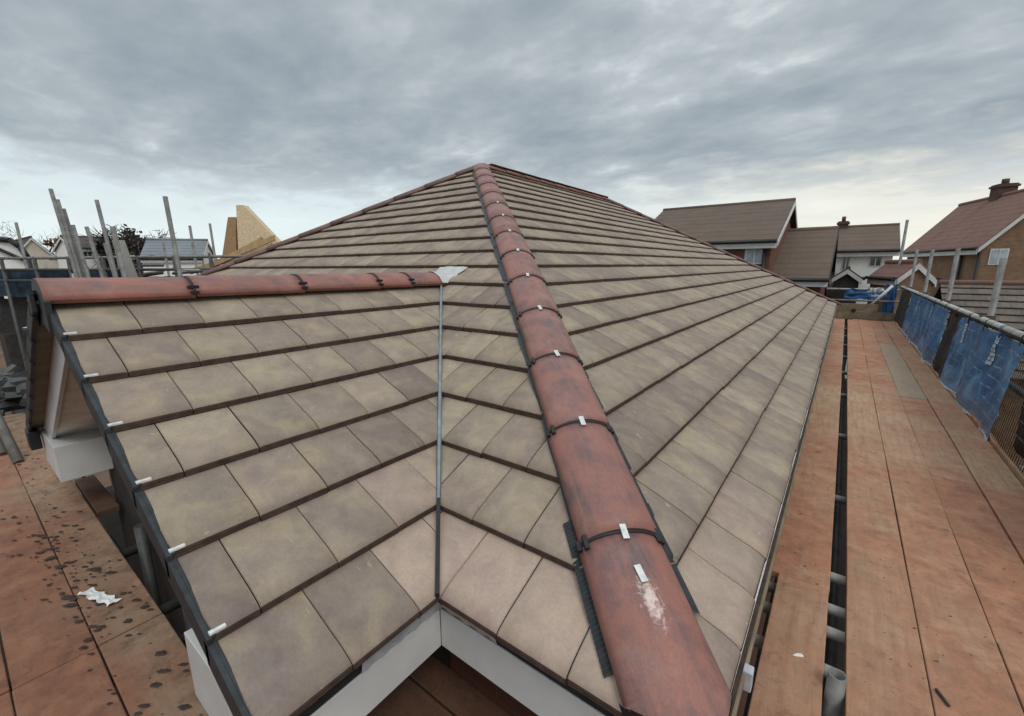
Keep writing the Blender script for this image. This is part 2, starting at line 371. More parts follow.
# left and rear slopes
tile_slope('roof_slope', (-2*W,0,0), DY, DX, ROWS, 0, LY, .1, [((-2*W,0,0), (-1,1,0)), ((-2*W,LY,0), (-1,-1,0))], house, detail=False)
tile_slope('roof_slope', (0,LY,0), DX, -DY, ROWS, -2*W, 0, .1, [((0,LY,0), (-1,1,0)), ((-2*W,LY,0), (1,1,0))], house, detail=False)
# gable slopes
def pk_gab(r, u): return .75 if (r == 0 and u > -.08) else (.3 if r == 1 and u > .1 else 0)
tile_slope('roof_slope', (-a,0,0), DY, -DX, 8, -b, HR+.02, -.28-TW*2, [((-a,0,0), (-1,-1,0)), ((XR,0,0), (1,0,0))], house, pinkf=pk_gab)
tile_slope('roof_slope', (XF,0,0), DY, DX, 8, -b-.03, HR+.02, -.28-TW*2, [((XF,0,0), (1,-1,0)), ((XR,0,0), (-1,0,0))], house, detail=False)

# ------------------------------------------------------------------ hip and ridge tiles
def arch(q, hw, top, bot):
    """height of the tile's outer face at offset q"""
    x = min(1, abs(q)/hw); return bot+(top-bot)*math.sqrt(max(0, 1-(x*.985)**2))*.8+(top-bot)*.2*(1-x*x)
def ridge_tile(P0, D, L, hw, top, bot, cut=None, clip=True, strap=True, name='hip_tile', fine=True, clip_extra=None, mat=None):
    P0, D = V(P0), V(D).normalized(); side = D.cross(V((0,0,1))).normalized(); up = side.cross(D)
    bm = bmesh.new(); n = 22 if fine else 12; th = .013; ns = 8 if fine else 2
    def prof(k, off): q = -hw+2*hw*k/n; return q, arch(q, hw, top, bot)-off
    outer, inner = [], []
    for i in range(ns+1):
        s = L*i/ns
        ro, ri = [], []
        for k in range(n+1):
            q, h = prof(k, 0); ss = s
            if cut: ss = max(s, cut(q)) if i < ns else s
            lift = .006*(1-s/L)
            ro.append(bm.verts.new(P0+D*ss+side*q+up*(h+lift))); q2 = q*.9
            ri.append(bm.verts.new(P0+D*ss+side*q2+up*(h+lift-th)))
        outer.append(ro); inner.append(ri)
    for i in range(ns):
        for k in range(n):
            f = bm.faces.new((outer[i][k], outer[i][k+1], outer[i+1][k+1], outer[i+1][k])); f.smooth = True
            f = bm.faces.new((inner[i][k+1], inner[i][k], inner[i+1][k], inner[i+1][k+1])); f.smooth = True
        for k in (0, n): bm.faces.new((outer[i][k], outer[i+1][k], inner[i+1][k], inner[i][k]))
    for i in (0, ns):
        for k in range(n): bm.faces.new((outer[i][k], inner[i][k], inner[i][k+1], outer[i][k+1]))
    bmesh.ops.remove_doubles(bm, verts=bm.verts, dist=1e-5)
    bmesh.ops.recalc_face_normals(bm, faces=bm.faces)
    # mesh coordinates with X along the tile so the streaks follow it
    rot = Matrix((D, side, up)).transposed().to_4x4()
    me = bpy.data.meshes.new(name); bm.transform((Matrix.Translation(P0) @ rot).inverted()); bm.to_mesh(me); bm.free()
    me.materials.append(mat or M['terra'])
    o = bpy.data.objects.new(name, me); C.objects.link(o); o.parent = house
    o.matrix_local = Matrix.Translation(P0-parent_loc(house)) @ rot
    def child(nm, bm2, m):
        bm2.transform((Matrix.Translation(P0) @ rot).inverted())
        bmesh.ops.recalc_face_normals(bm2, faces=bm2.faces)
        me2 = bpy.data.meshes.new(nm); bm2.to_mesh(me2); bm2.free(); me2.materials.append(m)
        c = bpy.data.objects.new(nm, me2); C.objects.link(c); c.parent = o; return c
    if strap:                                     # black union band at the upper end, with a lug on each side
        bm2 = bmesh.new(); rows = []
        for s, e in ((L-.0055, 0), (L-.0045, .004), (L+.0035, .004), (L+.0045, 0)):
            rows.append([bm2.verts.new(P0+D*s+side*(q*1.015)+up*(arch(q, hw, top, bot)+e)) for q in [-hw+2*hw*k/n for k in range(n+1)]])
        for i in range(3):
            for k in range(n): f = bm2.faces.new((rows[i][k], rows[i][k+1], rows[i+1][k+1], rows[i+1][k])); f.smooth = True
        if fine:
            for sg in (-1, 1):
                for qq, ln in ((.84, .02), (.97, .014)):
                    q = sg*hw*qq; c = P0+D*(L-.002)+side*q*1.02+up*(arch(q, hw, top, bot)+.002)
                    mx = Matrix.Translation(c) @ rot
                    bm_box(bm2, -ln, ln, -.006, .006, -.006, .007, mx)
        child('joint_band', bm2, M['black'])
    if clip:
        for cs in ([L-.004]+(clip_extra or [])):
            bm2 = bmesh.new(); h = arch(0, hw, top, bot)
            mx = Matrix.Translation(P0+D*cs+up*(h+.006)) @ rot @ Matrix.Rotation(R(random.uniform(-7, 7)), 4, 'Z')
            bm_box(bm2, -.022, .022, -.0085, .0085, -.0015, .002, mx)
            bm_box(bm2, .004, .007, -.002, .002, .002, .0035, mx)
            child('fixing_clip', bm2, M['steel'])
    return o
HW, TOP, BOT = .12, .05, -.021
OFFS = [(0,-.022), (.5,-.019), (1.4,-.005), (2.3,.009), (4,.005), (7,0)]
def off(s_):
    for (p, q), (r_, v_) in zip(OFFS, OFFS[1:]):
        if s_ <= r_: return q+(v_-q)*(s_-p)/(r_-p)
    return 0
def run_tiles(P, D, total, first, step=.45, fine_n=99, cut=None, name='hip_tile', extra=None, dark=False):
    D = V(D).normalized(); s = 0; i = 0; ends = [first]
    while ends[-1]+step < total-.05: ends.append(ends[-1]+step)
    ends.append(total); s = 0
    for i, e in enumerate(ends):
        sd = D.cross(V((0,0,1))).normalized()*(off(s+.2) if extra else 0)   # the near hip is laid a little out of line
        ridge_tile(V(P)+D*(s+.004)+sd, D, e-s-.005, HW, TOP, BOT, cut if i == 0 else None, clip=i < min(9, len(ends)-1), strap=i < len(ends)-1, name=name, fine=i < fine_n, clip_extra=extra if i == 0 else None, mat=M['terrad'] if (extra and i == 0) else (M['terrak'] if dark else None))
        s = e
HL = W*math.sqrt(2+t*t)
cutf = lambda q: math.sqrt(2+t*t)*abs(q)/math.sqrt(2)*.93
run_tiles((0,0,0), (-1,1,t), HL, .49, .45, 7, cutf, extra=[.362])
run_tiles((-2*W,0,0), (1,1,t), HL, .50, .45, 0, dark=True)
run_tiles((0,LY,0), (-1,-1,t), HL, .50, .45, 0, dark=True)
run_tiles((-2*W,LY,0), (1,-1,t), HL, .50, .45, 0)
run_tiles((-W,W,W*t-.005), (0,1,0), LY-2*W, .45, .45, 0, name='ridge_tile')
# gable ridge: joints where the photograph shows them, one short cut piece near the valley
gj = [-.505, -.045, .441, .914, 1.161, 1.47]
for i in range(5):
    ridge_tile((XR, gj[i]+.003, ZR), (0,1,0), gj[i+1]-gj[i]-.005, HW*.98, TOP+.006, BOT-.012, clip=False, strap=i < 4, name='ridge_tile')
# dark cut end of the lowest hip tile
bm = bmesh.new(); prev = None; Dn = V((-1,1,t)).normalized(); sd_ = Dn.cross(V((0,0,1))).normalized(); un = sd_.cross(Dn)
for k in range(27):
    q = -HW+2*HW*k/26; sc = cutf(q)+.004; P_ = Dn*sc+sd_*(q+off(.2)); h = arch(q, HW, TOP, BOT)
    row = [bm.verts.new(P_-Dn*.003+un*(h+.004)), bm.verts.new(P_-Dn*.007+un*(h-.012)), bm.verts.new(P_+Dn*.02+un*min(h-.02, -.03))]
    if prev:
        for j in range(2): bm.faces.new((prev[j], prev[j+1], row[j+1], row[j]))
    prev = row
obj('hip_end_cap', bm, M['black'], house, (0,0,.05))
# vent rolls either side of the near hip: a soft strip lying on the tiles, ribbed where it is left bare at the bottom
def roll(s0, s1, n, sg, q0, q1, ribbed):
    bm = bmesh.new(); prev = None; k = math.sqrt(2+t*t)
    for i in range(n+1):
        s_ = s0+(s1-s0)*i/n; row = []
        rib = .0028*math.sin(s_*2*math.pi/.0125) if ribbed else .003*MN.noise((s_*7, sg*3., 0))
        wq = .006*MN.noise((s_*4, sg*5., 2)) if not ribbed else 0
        fr = (s_/k/gx) % 1                        # follow the steps of the courses
        for j in range(4):
            q = q0+(q1+wq-q0)*j/3; x = -s_/k+sg*q/math.sqrt(2); y = s_/k+sg*q/math.sqrt(2)
            n_ = (y if sg < 0 else -x)/gx; z = (y if sg < 0 else -x)*t; fr = n_-math.floor(n_)
            z += .011*(1-fr)+.0215+(rib if j else 0)-(.003 if j == 3 else 0)
            row.append(bm.verts.new((x, y, z)))
        if prev:
            for j in range(3):
                f = bm.faces.new((prev[j], prev[j+1], row[j+1], row[j])); f.smooth = True
        prev = row
    return bm
for sg, qq in ((-1, (.07, .136)), (1, (.07, .121))):
    obj('vent_roll', roll(.60 if sg < 0 else .3, HL-.2, 700, sg, *qq, False), M['roll'], house, (-.2,.2,.1))
obj('ribbed_roll_end', roll(.2, .60, 640, -1, .085, .158, True), M['roll'], house, (-.2,.2,.1))
# small grey lumps of the roll poking out on the right of the hip
for s in (.62, .95, 1.34, 1.75, 2.2):
    base = V((-1,1,t))*(s/math.sqrt(2+t*t))+V((1,1,-t)).normalized()*.125
    bm = bmesh.new(); bm_box(bm, -.024, .024, -.009, .009, .006, .022, Matrix.Translation(base) @ Matrix.Rotation(R(135), 4, 'Z') @ Matrix.Rotation(R(-20), 4, 'Y'))
    obj('roll_tab', bm, M['roll'], house, tuple(base), .003)

# ------------------------------------------------------------------ valley and lead saddle
bm = bmesh.new(); e = V((-1,1,t)); ee = V((1,1,0)).normalized()
p0, p1 = V((-a,0,.02))-e*.013, V((-a,0,.009))+e*(HR-.02)
prism(bm, [p0-ee*.0065, p0+ee*.0065, p0+ee*.0065+V((0,0,.014)), p0-ee*.0065+V((0,0,.014))], p1-p0)
vt = obj('valley_trough', bm, M['black'], house, (-a,0,0))
bm = bmesh.new(); q0, q1 = V((-a,0,.019))+e*.208, V((-a,0,.019))+e*(HR-.01)
prism(bm, [q0-ee*.0105, q0+ee*.0105, q0+ee*.006+V((0,0,.014)), q0-ee*.006+V((0,0,.014))], q1-q0)
obj('valley_cover', bm, m_simple('valley_metal', (.2,.23,.25), .25, 14, .4, .5, metal=.3), vt, tuple(q0), .003)
bm = bmesh.new()
grid = []
for i in range(11):
    row = []; u = i/10
    for j in range(9):
        v = (j/8-.5)*2; y = 1.41+.22*u; w_ = .126 if u < .35 else .126+.03*(u-.35)
        zs = y*t+.03+.006*(1-v*v); zt = ZR+arch(v*HW*.98, HW*.98, TOP+.006, BOT-.012)+.006
        k_ = min(1, max(0, (u-.2)/.5)); z = zt*(1-k_)+zs*k_
        row.append(bm.verts.new((XR+v*w_, y+.02*v*v*u, max(z, zs if u > .5 else -9)+.002*math.sin(i*2.1+j*1.7))))
    grid.append(row)
for i in range(10):
    for j in range(8): f = bm.faces.new((grid[i][j], grid[i][j+1], grid[i+1][j+1], grid[i+1][j])); f.smooth = True
obj('lead_saddle', bm, m_simple('new_lead', (.46,.46,.45), .15, 22, .5), house, (XR,1.5,ZR))

# ------------------------------------------------------------------ eaves, fascias, soffits, walls
ft, fb = -.088, -.222
box('fascia', -a-.038, -.035, .04, .058, fb, ft, M['white'], house, .002)             # hip end, right of the gable
box('fascia', -a-.056, -a-.038, -.455, .04, fb, ft, M['white'], house, .002)          # gable eave
box('fascia', -.088, -.07, .058, LY-.05, fb, ft, M['white'], house, .002)            # right-hand eave
box('fascia', -2*W+.04, XF+.05, .04, .058, fb, ft, M['white'], house, .002)
box('fascia', XF+.038, XF+.056, -.455, .04, fb, ft, M['white'], house, .002)
box('fascia', -2*W+.036, -2*W+.054, .058, LY-.05, fb, ft, M['white'], house, .002)
box('fascia', -2*W+.054, -.053, LY-.06, LY-.042, fb, ft, M['white'], house, .002)
for x0, x1, y0, y1 in ((-a-.036, -.033, .044, .056), (-a-.052, -a-.042, -.45, .044), (-.085, -.073, .058, LY-.06), (-2*W+.05, XF+.05, .044, .056)):
    box('eaves_guard', x0, x1, y0, y1, ft+.001, -.004+.0, M['black'], house)
for x0, x1, y0, y1 in ((-a-.3, -.055, .06, .38), (-a-.36, -a-.058, -.25, .05), (-.33, -.09, .39, LY-.1)):
    box('soffit', x0, x1, y0, y1, fb+.012, fb+.022, M['white'], house)
box('wall', -2*W+.3, -.3, .35, LY-.3, ZG, fb+.011, M['brickr'], house)
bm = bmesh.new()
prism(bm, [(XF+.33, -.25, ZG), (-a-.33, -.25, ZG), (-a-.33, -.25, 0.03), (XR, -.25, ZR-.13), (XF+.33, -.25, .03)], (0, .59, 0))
obj('gable_wall', bm, M['dvoid'], house, (XR, 0, ZG))  # wall coloured near black, standing in for shade in the gap
# pale edge strip and bracket on the right eave, wrinkled lead apron in the inner corner
box('eaves_trim', -.031, -.017, .1, LY-.06, -.03, -.006, M['steel'], house, .002)
box('eaves_fillet', -.0165, -.001, .1, LY-.06, -.06, -.03, M['toe'], house, .002)
bm = bmesh.new(); bm_box(bm, -.012, .014, .29, .318, -.075, -.02); bm_box(bm, -.03, -.012, .295, .313, -.09, -.031)
obj('eaves_bracket', bm, M['lead'], house, (0,.3,-.05), .003)
bm = bmesh.new(); prev = None
for i in range(19):
    y = -.235+.29*i/18; wv = .004*math.sin(i*1.9)+.002*math.sin(i*4.3)
    row = [bm.verts.new((-a-.012+wv*.3, y, -.004)), bm.verts.new((-a-.026+wv, y, -.035)), bm.verts.new((-a-.034+wv*.3, y, -.082-wv))]
    if prev:
        for j in range(2): f = bm.faces.new((prev[j], prev[j+1], row[j+1], row[j])); f.smooth = True
    prev = row
obj('lead_apron', bm, M['lead'], house, (-a,0,-.05))
bm = bmesh.new(); prev = None
for i in range(15):
    x = -a-.03+.22*i/14; wv = .003*math.sin(i*1.7)
    row = [bm.verts.new((x, .006, -.003)), bm.verts.new((x, .026+wv, -.035)), bm.verts.new((x, .036, -.075+wv))]
    if prev:
        for j in range(2): f = bm.faces.new((prev[j], prev[j+1], row[j+1], row[j])); f.smooth = True
    prev = row
obj('lead_apron', bm, m_simple('pinkish_mortar', (.44,.36,.32), .2, 25, .7), house, (-a+.1,0,-.05))

# ------------------------------------------------------------------ gable verge: caps, undercloak, bargeboards, soffits, box ends
def along(sgn, f):   # plan distance f up the slope -> x, z
    return ((-a-f) if sgn > 0 else (XF+f)), f*t
for sgn in (1, -1):
    vb = -b if sgn > 0 else -b-.03
    bm = bmesh.new()
    for r in range(8):                            # stepped verge units, one per course
        f0, f1 = r*gx-.012, min((r+1)*gx+.012, HR+.02)
        if f0 > HR: break
        (x0, z0), (x1, z1) = along(sgn, f0), along(sgn, f1)
        yo = vb-.012
        prism(bm, [(x0, yo, z0+.018), (x0, yo, z0-.055), (x1, yo, z1-.072), (x1, yo, z1+.0)], (0, .014, 0))
        prism(bm, [(x0, vb-.001, z0+.021), (x0, vb-.001, z0+.014), (x1, vb-.001, z1-.006), (x1, vb-.001, z1+.001)], (0, .009, 0))
    obj('verge_cap', bm, M['roll'], house, (along(sgn, .7)[0], -b, .4), .003)
    (x0, z0), (x1, z1) = along(sgn, 0), along(sgn, HR)
    bm = bmesh.new(); prism(bm, [(x0, vb+.002, z0-.02), (x0, vb+.002, z0-.032), (x1, vb+.002, z1-.032), (x1, vb+.002, z1-.02)], (0, .09 if sgn < 0 else .06, 0))
    obj('undercloak', bm, M['under'], house, (x0, -b, 0))
    bm = bmesh.new(); xo = -sgn*.02
    prism(bm, [(x0, -.458, z0-.034), (x0, -.458, z0-.2), (x1, -.458, z1-.2), (x1, -.458, z1-.034)], (0, .018, 0))
    obj('bargeboard', bm, M['white'], house, (x0, -.45, 0), .002)
    (x0, z0) = along(sgn, .12)
    bm = bmesh.new(); prism(bm, [(x0, -.439, z0-.175), (x0, -.439, z0-.185), (x1, -.439, z1-.185), (x1, -.439, z1-.175)], (0, .189, 0))
    obj('soffit', bm, M['soffit'], house, (x0, -.4, 0))
    # boxed eaves end
    x0, z0 = along(sgn, 0)
    xa, xb = (x0-.059, x0-.49) if sgn > 0 else (x0+.02, x0+.49)
    bm = bmesh.new(); zs = .47*t
    prism(bm, [(xa, -.476, -.243), (xb, -.476, -.243), (xb, -.476, -.035), (xa, -.476, -.035)], (0, .225, 0))
    obj('box_end', bm, M['white'], house, (xa, -.4, -.2), .002)
box('verge_foot', XF-.03, XF+.1, -b-.05, -b+.0, -.135, -.02, M['black'], house, .006)
bm = bmesh.new()                                   # ridge end cap
pts = [(XR+q, -b-.02, ZR+arch(q, HW, TOP+.01, BOT-.012)) for q in [HW*(-1+2*k/14) for k in range(15)]]
prism(bm, pts+[(XR+HW, -b-.02, ZR-.13), (XR, -b-.02, ZR-.1), (XR-HW, -b-.02, ZR-.13)], (0, .018, 0))
obj('ridge_end_cap', bm, M['roll'], house, (XR,-b,ZR))
for r in range(1, 8):
    x, z = along(1, r*gx)
    bm = bmesh.new(); bm_box(bm, x-.003, x+.009, -b-.004, -b+.03, z+.014, z+.0215)
    obj('verge_clip', bm, M['steel'], house, (x, -b, z), .0015)

# ------------------------------------------------------------------ scaffold boards
def board(x0, x1, y0, y1, mat, label, z1=ZB, group=None, axis='y'):
    bm = bmesh.new(); gp = random.uniform(.0006, .002)
    if axis == 'y': x0 += gp; x1 -= gp; y0 += .003; y1 -= .003
    else: y0 += gp; y1 -= gp; x0 += .003; x1 -= .003
    z1 += random.uniform(-.004, .003)
    n = max(2, int(max(x1-x0, y1-y0)/.25)); rng = random.uniform(0, 50)
    top, bot = [], []
    for i in range(n+1):
        f = i/n; wv = .003*MN.noise((f*4+rng, rng, 0)); ws = .0035*MN.noise((f*5, rng, 3)); w2 = .0035*MN.noise((f*5, rng, 9))
        for lst, dz in ((top, 0), (bot, -.036)):
            if axis == 'y': lst.append((bm.verts.new((x0+ws, y0+(y1-y0)*f, z1+dz+wv)), bm.verts.new((x1+w2, y0+(y1-y0)*f, z1+dz+wv))))
            else: lst.append((bm.verts.new((x0+(x1-x0)*f, y0+ws, z1+dz+wv)), bm.verts.new((x0+(x1-x0)*f, y1+w2, z1+dz+wv))))
    for i in range(n):
        bm.faces.new((top[i][0], top[i][1], top[i+1][1], top[i+1][0])); bm.faces.new((bot[i][0], bot[i+1][0], bot[i+1][1], bot[i][1]))
        for s in (0, 1): bm.faces.new((top[i][s], top[i+1][s], bot[i+1][s], bot[i][s]))
    for i in (0, n): bm.faces.new((top[i][0], top[i][1], bot[i][1], bot[i][0]))
    o = obj('scaffold_board', bm, mat, None, ((x0+x1)/2, (y0+y1)/2, z1-.036), .004)
    return tag(o, label, 'scaffold board', group or 'scaffold boards of the walkway')
seg_n = {4: ['nearest', 'second nearest', 'second farthest', 'farthest'], 3: ['nearest', 'middle', 'farthest'], 2: ['nearer', 'farther']}
def run(x0, x1, ys, row):
    names = seg_n[len(ys)-1]
    for i in range(len(ys)-1):
        board(x0+(.03 if (x0 < 0 and i == 0) else 0), x1-(.004 if (x0 < 0 and i == 0) else 0), ys[i], ys[i+1], M['byg'] if (i == 2 and 'third' in row) else M['by'], f'dusty scaffold board {row}, {names[i]} of its run')
xg = .241
run(-.037, .186, [-.3, 1.402, 5.3, 9.3, 13.5], 'under the eaves left of the dark gap')
run(xg, xg+.225, [-1.3, 5.33, 9.4, 13.5], 'just right of the dark gap')
run(xg+.225, xg+.45, [-1.3, 5.33, 9.4, 13.5], 'second to the right of the dark gap')
run(xg+.45, xg+.672, [-1.3, 1.455, 5.36, 9.4, 13.5], 'third to the right of the dark gap')
run(xg+.675, xg+.9, [-1.3, 1.46, 5.45, 9.4, 13.5], 'along the foot of the blue netting')
LR = 'scaffold boards of the left platform'
for nm, y0, y1 in (('beside the gable', -.5815, -.38), ('one row out from the gable', -.7975, -.5825), ('two rows out from the gable', -1.0135, -.7985), ('three rows out from the gable', -1.2295, -1.0145)):
    board(-6.25, -2.003, y0, y1, M['bxd'] if y0 > -.6 else M['bx'], f'mud spattered scaffold board {nm}, far end of the left platform', group=LR, axis='x')
    board(-1.997, -.045, y0, y1, M['bxd'] if y0 > -.6 else M['bx'], f'mud spattered scaffold board {nm}, near end of the left platform', group=LR, axis='x')
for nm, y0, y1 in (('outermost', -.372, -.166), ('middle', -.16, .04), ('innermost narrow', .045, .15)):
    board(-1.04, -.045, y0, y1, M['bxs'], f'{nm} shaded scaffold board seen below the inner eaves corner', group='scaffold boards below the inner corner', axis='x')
board(-3.9, -3.24, -.372, -.27, M['bxs'], 'short scaffold board offcut under the white box end of the gable', group=LR, axis='x')
# lower lift, boards coloured near black to paint the shade in the gaps
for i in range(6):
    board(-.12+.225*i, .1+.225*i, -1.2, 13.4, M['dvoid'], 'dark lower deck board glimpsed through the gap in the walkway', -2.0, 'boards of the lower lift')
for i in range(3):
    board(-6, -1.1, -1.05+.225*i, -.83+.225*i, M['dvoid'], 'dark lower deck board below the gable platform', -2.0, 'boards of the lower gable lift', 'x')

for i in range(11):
    board(-8.2, -3.3, -1.05+.225*i, -.83+.225*i, M['dvoid'], 'dark board added to hide the lit ground beyond the gable foot', -2.2, 'boards added to darken the far gap', 'x')  # boards added to cover the lit ground and keep the gap dark
# ------------------------------------------------------------------ tubes of the scaffold
GT = 'transom tubes in the gap between the boards'
for y in (1.0, 1.215, 1.366, 1.612, 2.5, 3.79, 5.29, 6.6, 7.9, 9.2, 10.5, 11.8):
    o = tube('scaffold_tube', (-.28, y, ZB-.062-.0), (1.42, y, ZB-.062), .0235, M['galvl'] if y < 2 else M['galv'])
    if y < 1.1: l = 'steel transom tube next to the open upright tube end in the gap'
    else: l = 'steel transom tube crossing under the walkway boards'
    tag(o, l, 'scaffold tube', GT if y > 1.1 else None)
tag(tube('scaffold_tube', (.213, .863, -2.2), (.213, .863, -.395), .0262, M['galv'], seg=24, hollow=True), 'open ended upright steel tube standing in the gap between boards at the bottom', 'scaffold tube')
tag(tube('scaffold_tube', (.02, -1.2, ZB-.11), (.02, 13.6, ZB-.11), .0235, M['galvd']), 'dark ledger tube running under the inner board along the eaves', 'scaffold tube')
tag(tube('scaffold_tube', (.216, -1.2, ZB-.2), (.216, 13.6, ZB-.2), .0235, M['galvd']), 'dark ledger tube running lengthwise below the gap', 'scaffold tube')
for i, (x, nm) in enumerate(((-2.74, 'farthest'), (-2.11, 'middle'), (-1.855, 'nearest'))):
    tag(tube('scaffold_tube', (x, -1.3, ZB-.062), (x, -.27, ZB-.062), .0235, M['galvd']), f'grey tube end sticking out under the left platform, {nm} of three', 'scaffold tube')
for x, nm in ((-2.62, 'far'), (-1.98, 'near')):
    tag(tube('scaffold_tube', (x, -.3, ZG), (x, -.3, -.34), .0235, M['galvd']), f'dark upright tube between the left platform and the gable wall, {nm} one', 'scaffold tube')
# guard posts of the right-hand walkway
SX = 1.31
for y, zt, lab in ((3.32, 1.0, 'out of frame beyond the right edge'), (5.78, .99, 'second nearest, its dark foot behind the rail'), (8.22, 1.16, 'third along'), (10.68, 1.2, 'fourth along'), (13.1, 1.27, 'fifth along, near the end of the deck')):
    st = thing('scaffold_standard', {3.32: 'nearest upright steel scaffold post behind the pale guard rail at the right edge', 5.78: 'thick upright scaffold post in front of the corrugated-looking roof on the right', 8.22: 'upright scaffold post in front of the brick wall of the red roofed house', 10.68: 'upright scaffold post right of the small porch gable with pale bargeboards', 13.1: 'upright scaffold post at the left of the small porch gable'}[y], 'scaffold post', (SX, y, ZG), 'scaffold posts along the blue netting')
    bm = bmesh.new(); bm_tube(bm, (SX, y, ZG), (SX, y, zt), .0262, 14, hollow=True); obj('tube', bm, M['galv'], st, (SX, y, ZG))
    bm = bmesh.new()
    for z in (.37, ZB-.06): bm_box(bm, SX-.075, SX+.034, y-.04, y+.04, z-.045, z+.045); bm_tube(bm, (SX-.06, y-.055, z), (SX-.06, y+.055, z), .012, 8)
    obj('coupler', bm, M['rust'], st, (SX, y, .37), .01)
tag(tube('scaffold_tube', (1.42, 18.4, ZG), (1.42, 18.4, 2.32), .04, M['galv']), 'tall lone scaffold pole rising against the sky between the far houses', 'scaffold tube')
# guard rail with rolled-back net edge and ties
rail = thing('guard_rail', 'pale steel guard rail with rolled netting edge above the blue sheets', 'guard rail', (1.25, -1, .36))
bm = bmesh.new()
for y0, y1 in ((-1.2, 4.95), (4.9, 10.3), (10.25, 14.3)): bm_tube(bm, (1.252, y0, .371+.0), (1.252, y1, .371), .03, 14)
obj('rail_tube', bm, m_simple('pale_rail', (.4,.385,.36), .4, 9, .65, .3), rail, (1.25, -1, .37))
bm = bmesh.new(); prev = None
for i in range(240):
    y = 2.2+12*i/239; rr = .031+.013*abs(MN.noise((y*5, 1.3, 0)))+.012*max(0, MN.noise((y*2.1, 7, 2)))
    row = [bm.verts.new((1.252+rr*math.cos(w)+.006*MN.noise((y*9, w, 0)), y, .366+rr*math.sin(w)-.006+.008*MN.noise((y*7, w, 4)))) for w in [R(165+k*150/9) for k in range(10)]]
    if prev:
        for j in range(9): f = bm.faces.new((prev[j], prev[j+1], row[j+1], row[j])); f.smooth = True
    prev = row
obj('rolled_net_edge', bm, M['blacknet'], rail, (1.25, 2, .36))
for y in (3.7, 4.3, 4.9, 5.45, 6.15, 6.9, 7.7, 8.6, 9.5):
    bm = bmesh.new(); bm_tube(bm, (1.252, y-.02, .371), (1.252, y+.025, .371), .031, 12); bm_box(bm, 1.215, 1.245, y-.008, y+.006, .29, .36)
    obj('rail_tie', bm, M['blacknet'] if random.random() < .6 else M['net'], rail, (1.25, y, .37))
tag(tube('scaffold_tube', (1.27, -1.2, -.05), (1.27, 14.3, -.05), .0235, M['galvd']), 'dark middle guard rail tube behind the blue netting', 'scaffold tube')
# blue sheets
def net_sheet(y0, y1, ztop, zbot, mat, name, label, cat, amp=.03, x_top=1.225, x_bot=1.15, seed=0, marks=None, hem=True):
    th = thing(name, label, cat, (1.19, y0, zbot))
    bm = bmesh.new(); ny, nz = max(12, int((y1-y0)/.045)), 26
    def pos(fy, fz):
        y = y0+(y1-y0)*fy; z = ztop+(zbot-ztop)*fz
        sag = .02*math.sin(fy*math.pi*4+seed)*math.sin(fz*2.5)
        x = x_top+(x_bot-x_top)*fz+amp*.7*MN.noise((y*1.7, z*1.9, seed))+amp*.45*MN.noise((y*6+z*3, z*7, seed+5))+sag
        edge = .02*MN.noise((y*5, seed, 1)) if fz in (0, 1) else 0
        return V((min(x, 1.243) if fz < .2 else x, y+.02*MN.noise((z*4, seed, fy)), z+edge))
    grid = [[bm.verts.new(pos(i/ny, j/nz)) for j in range(nz+1)] for i in range(ny+1)]
    for i in range(ny):
        for j in range(nz): f = bm.faces.new((grid[i][j], grid[i][j+1], grid[i+1][j+1], grid[i+1][j])); f.smooth = True
    obj('sheet', bm, mat, th, (1.19, y0, zbot))
    if hem:
        bm = bmesh.new(); prev = None
        for i in range(ny+1):
            p = pos(i/ny, 1); q = pos(i/ny, .975)
            row = [bm.verts.new(q+V((-.004, 0, 0))), bm.verts.new(p+V((-.006, 0, 0)))]
            if prev: bm.faces.new((prev[0], prev[1], row[1], row[0]))
            prev = row
        obj('hem', bm, M['printw'], th, (1.15, y0, zbot))
    for (fy, fz, hy, hz) in (marks or []):
        bm = bmesh.new()                          # worn vertical print: a stack of short curved strokes
        for k in range(7):
            zc = fz+hz*(k/6-.5); wob = .35*math.sin(k*1.9+fy*9)
            for dy0, dy1 in ((-1, -.1), (.15, 1)) if k % 2 else ((-.9, .95),):
                qs = [pos(fy+hy*(d+wob*.3), zc+dz) for d, dz in ((dy0, -hz*.075), (dy1, -hz*.06), (dy1, hz*.075), (dy0, hz*.06))]
                bm.faces.new([bm.verts.new(q+V((-.007, 0, 0))) for q in qs])
        obj('printed_mark', bm, M['printw'], th, tuple(pos(fy, fz)))
    return th
net_sheet(7.35, 11.6, .345, -.44, M['net'], 'debris_sheet', 'blue debris sheet with three pale vertical marks, farther of the two main panels', 'debris sheet', .035, seed=3, marks=[(.33, .2, .022, .2), (.65, .2, .02, .2), (.97, .2, .016, .2)])
net_sheet(4.15, 6.5, .33, -.45, M['net'], 'debris_sheet', 'blue debris sheet with two pale oval marks, nearest panel on the right', 'debris sheet', .04, seed=11, marks=[(.33, .2, .024, .3), (.86, .2, .02, .24)])
net_sheet(6.42, 7.4, .35, -.44, M['blacknet'], 'black_netting', 'dark folded netting strip between the two blue debris sheets', 'netting', .03, 1.235, 1.165, seed=21, hem=False)
net_sheet(11.5, 13.6, .33, -.42, M['blacknet'], 'black_netting', 'dark brown netting at the far end of the blue sheets', 'netting', .03, 1.23, 1.16, seed=25, hem=False)
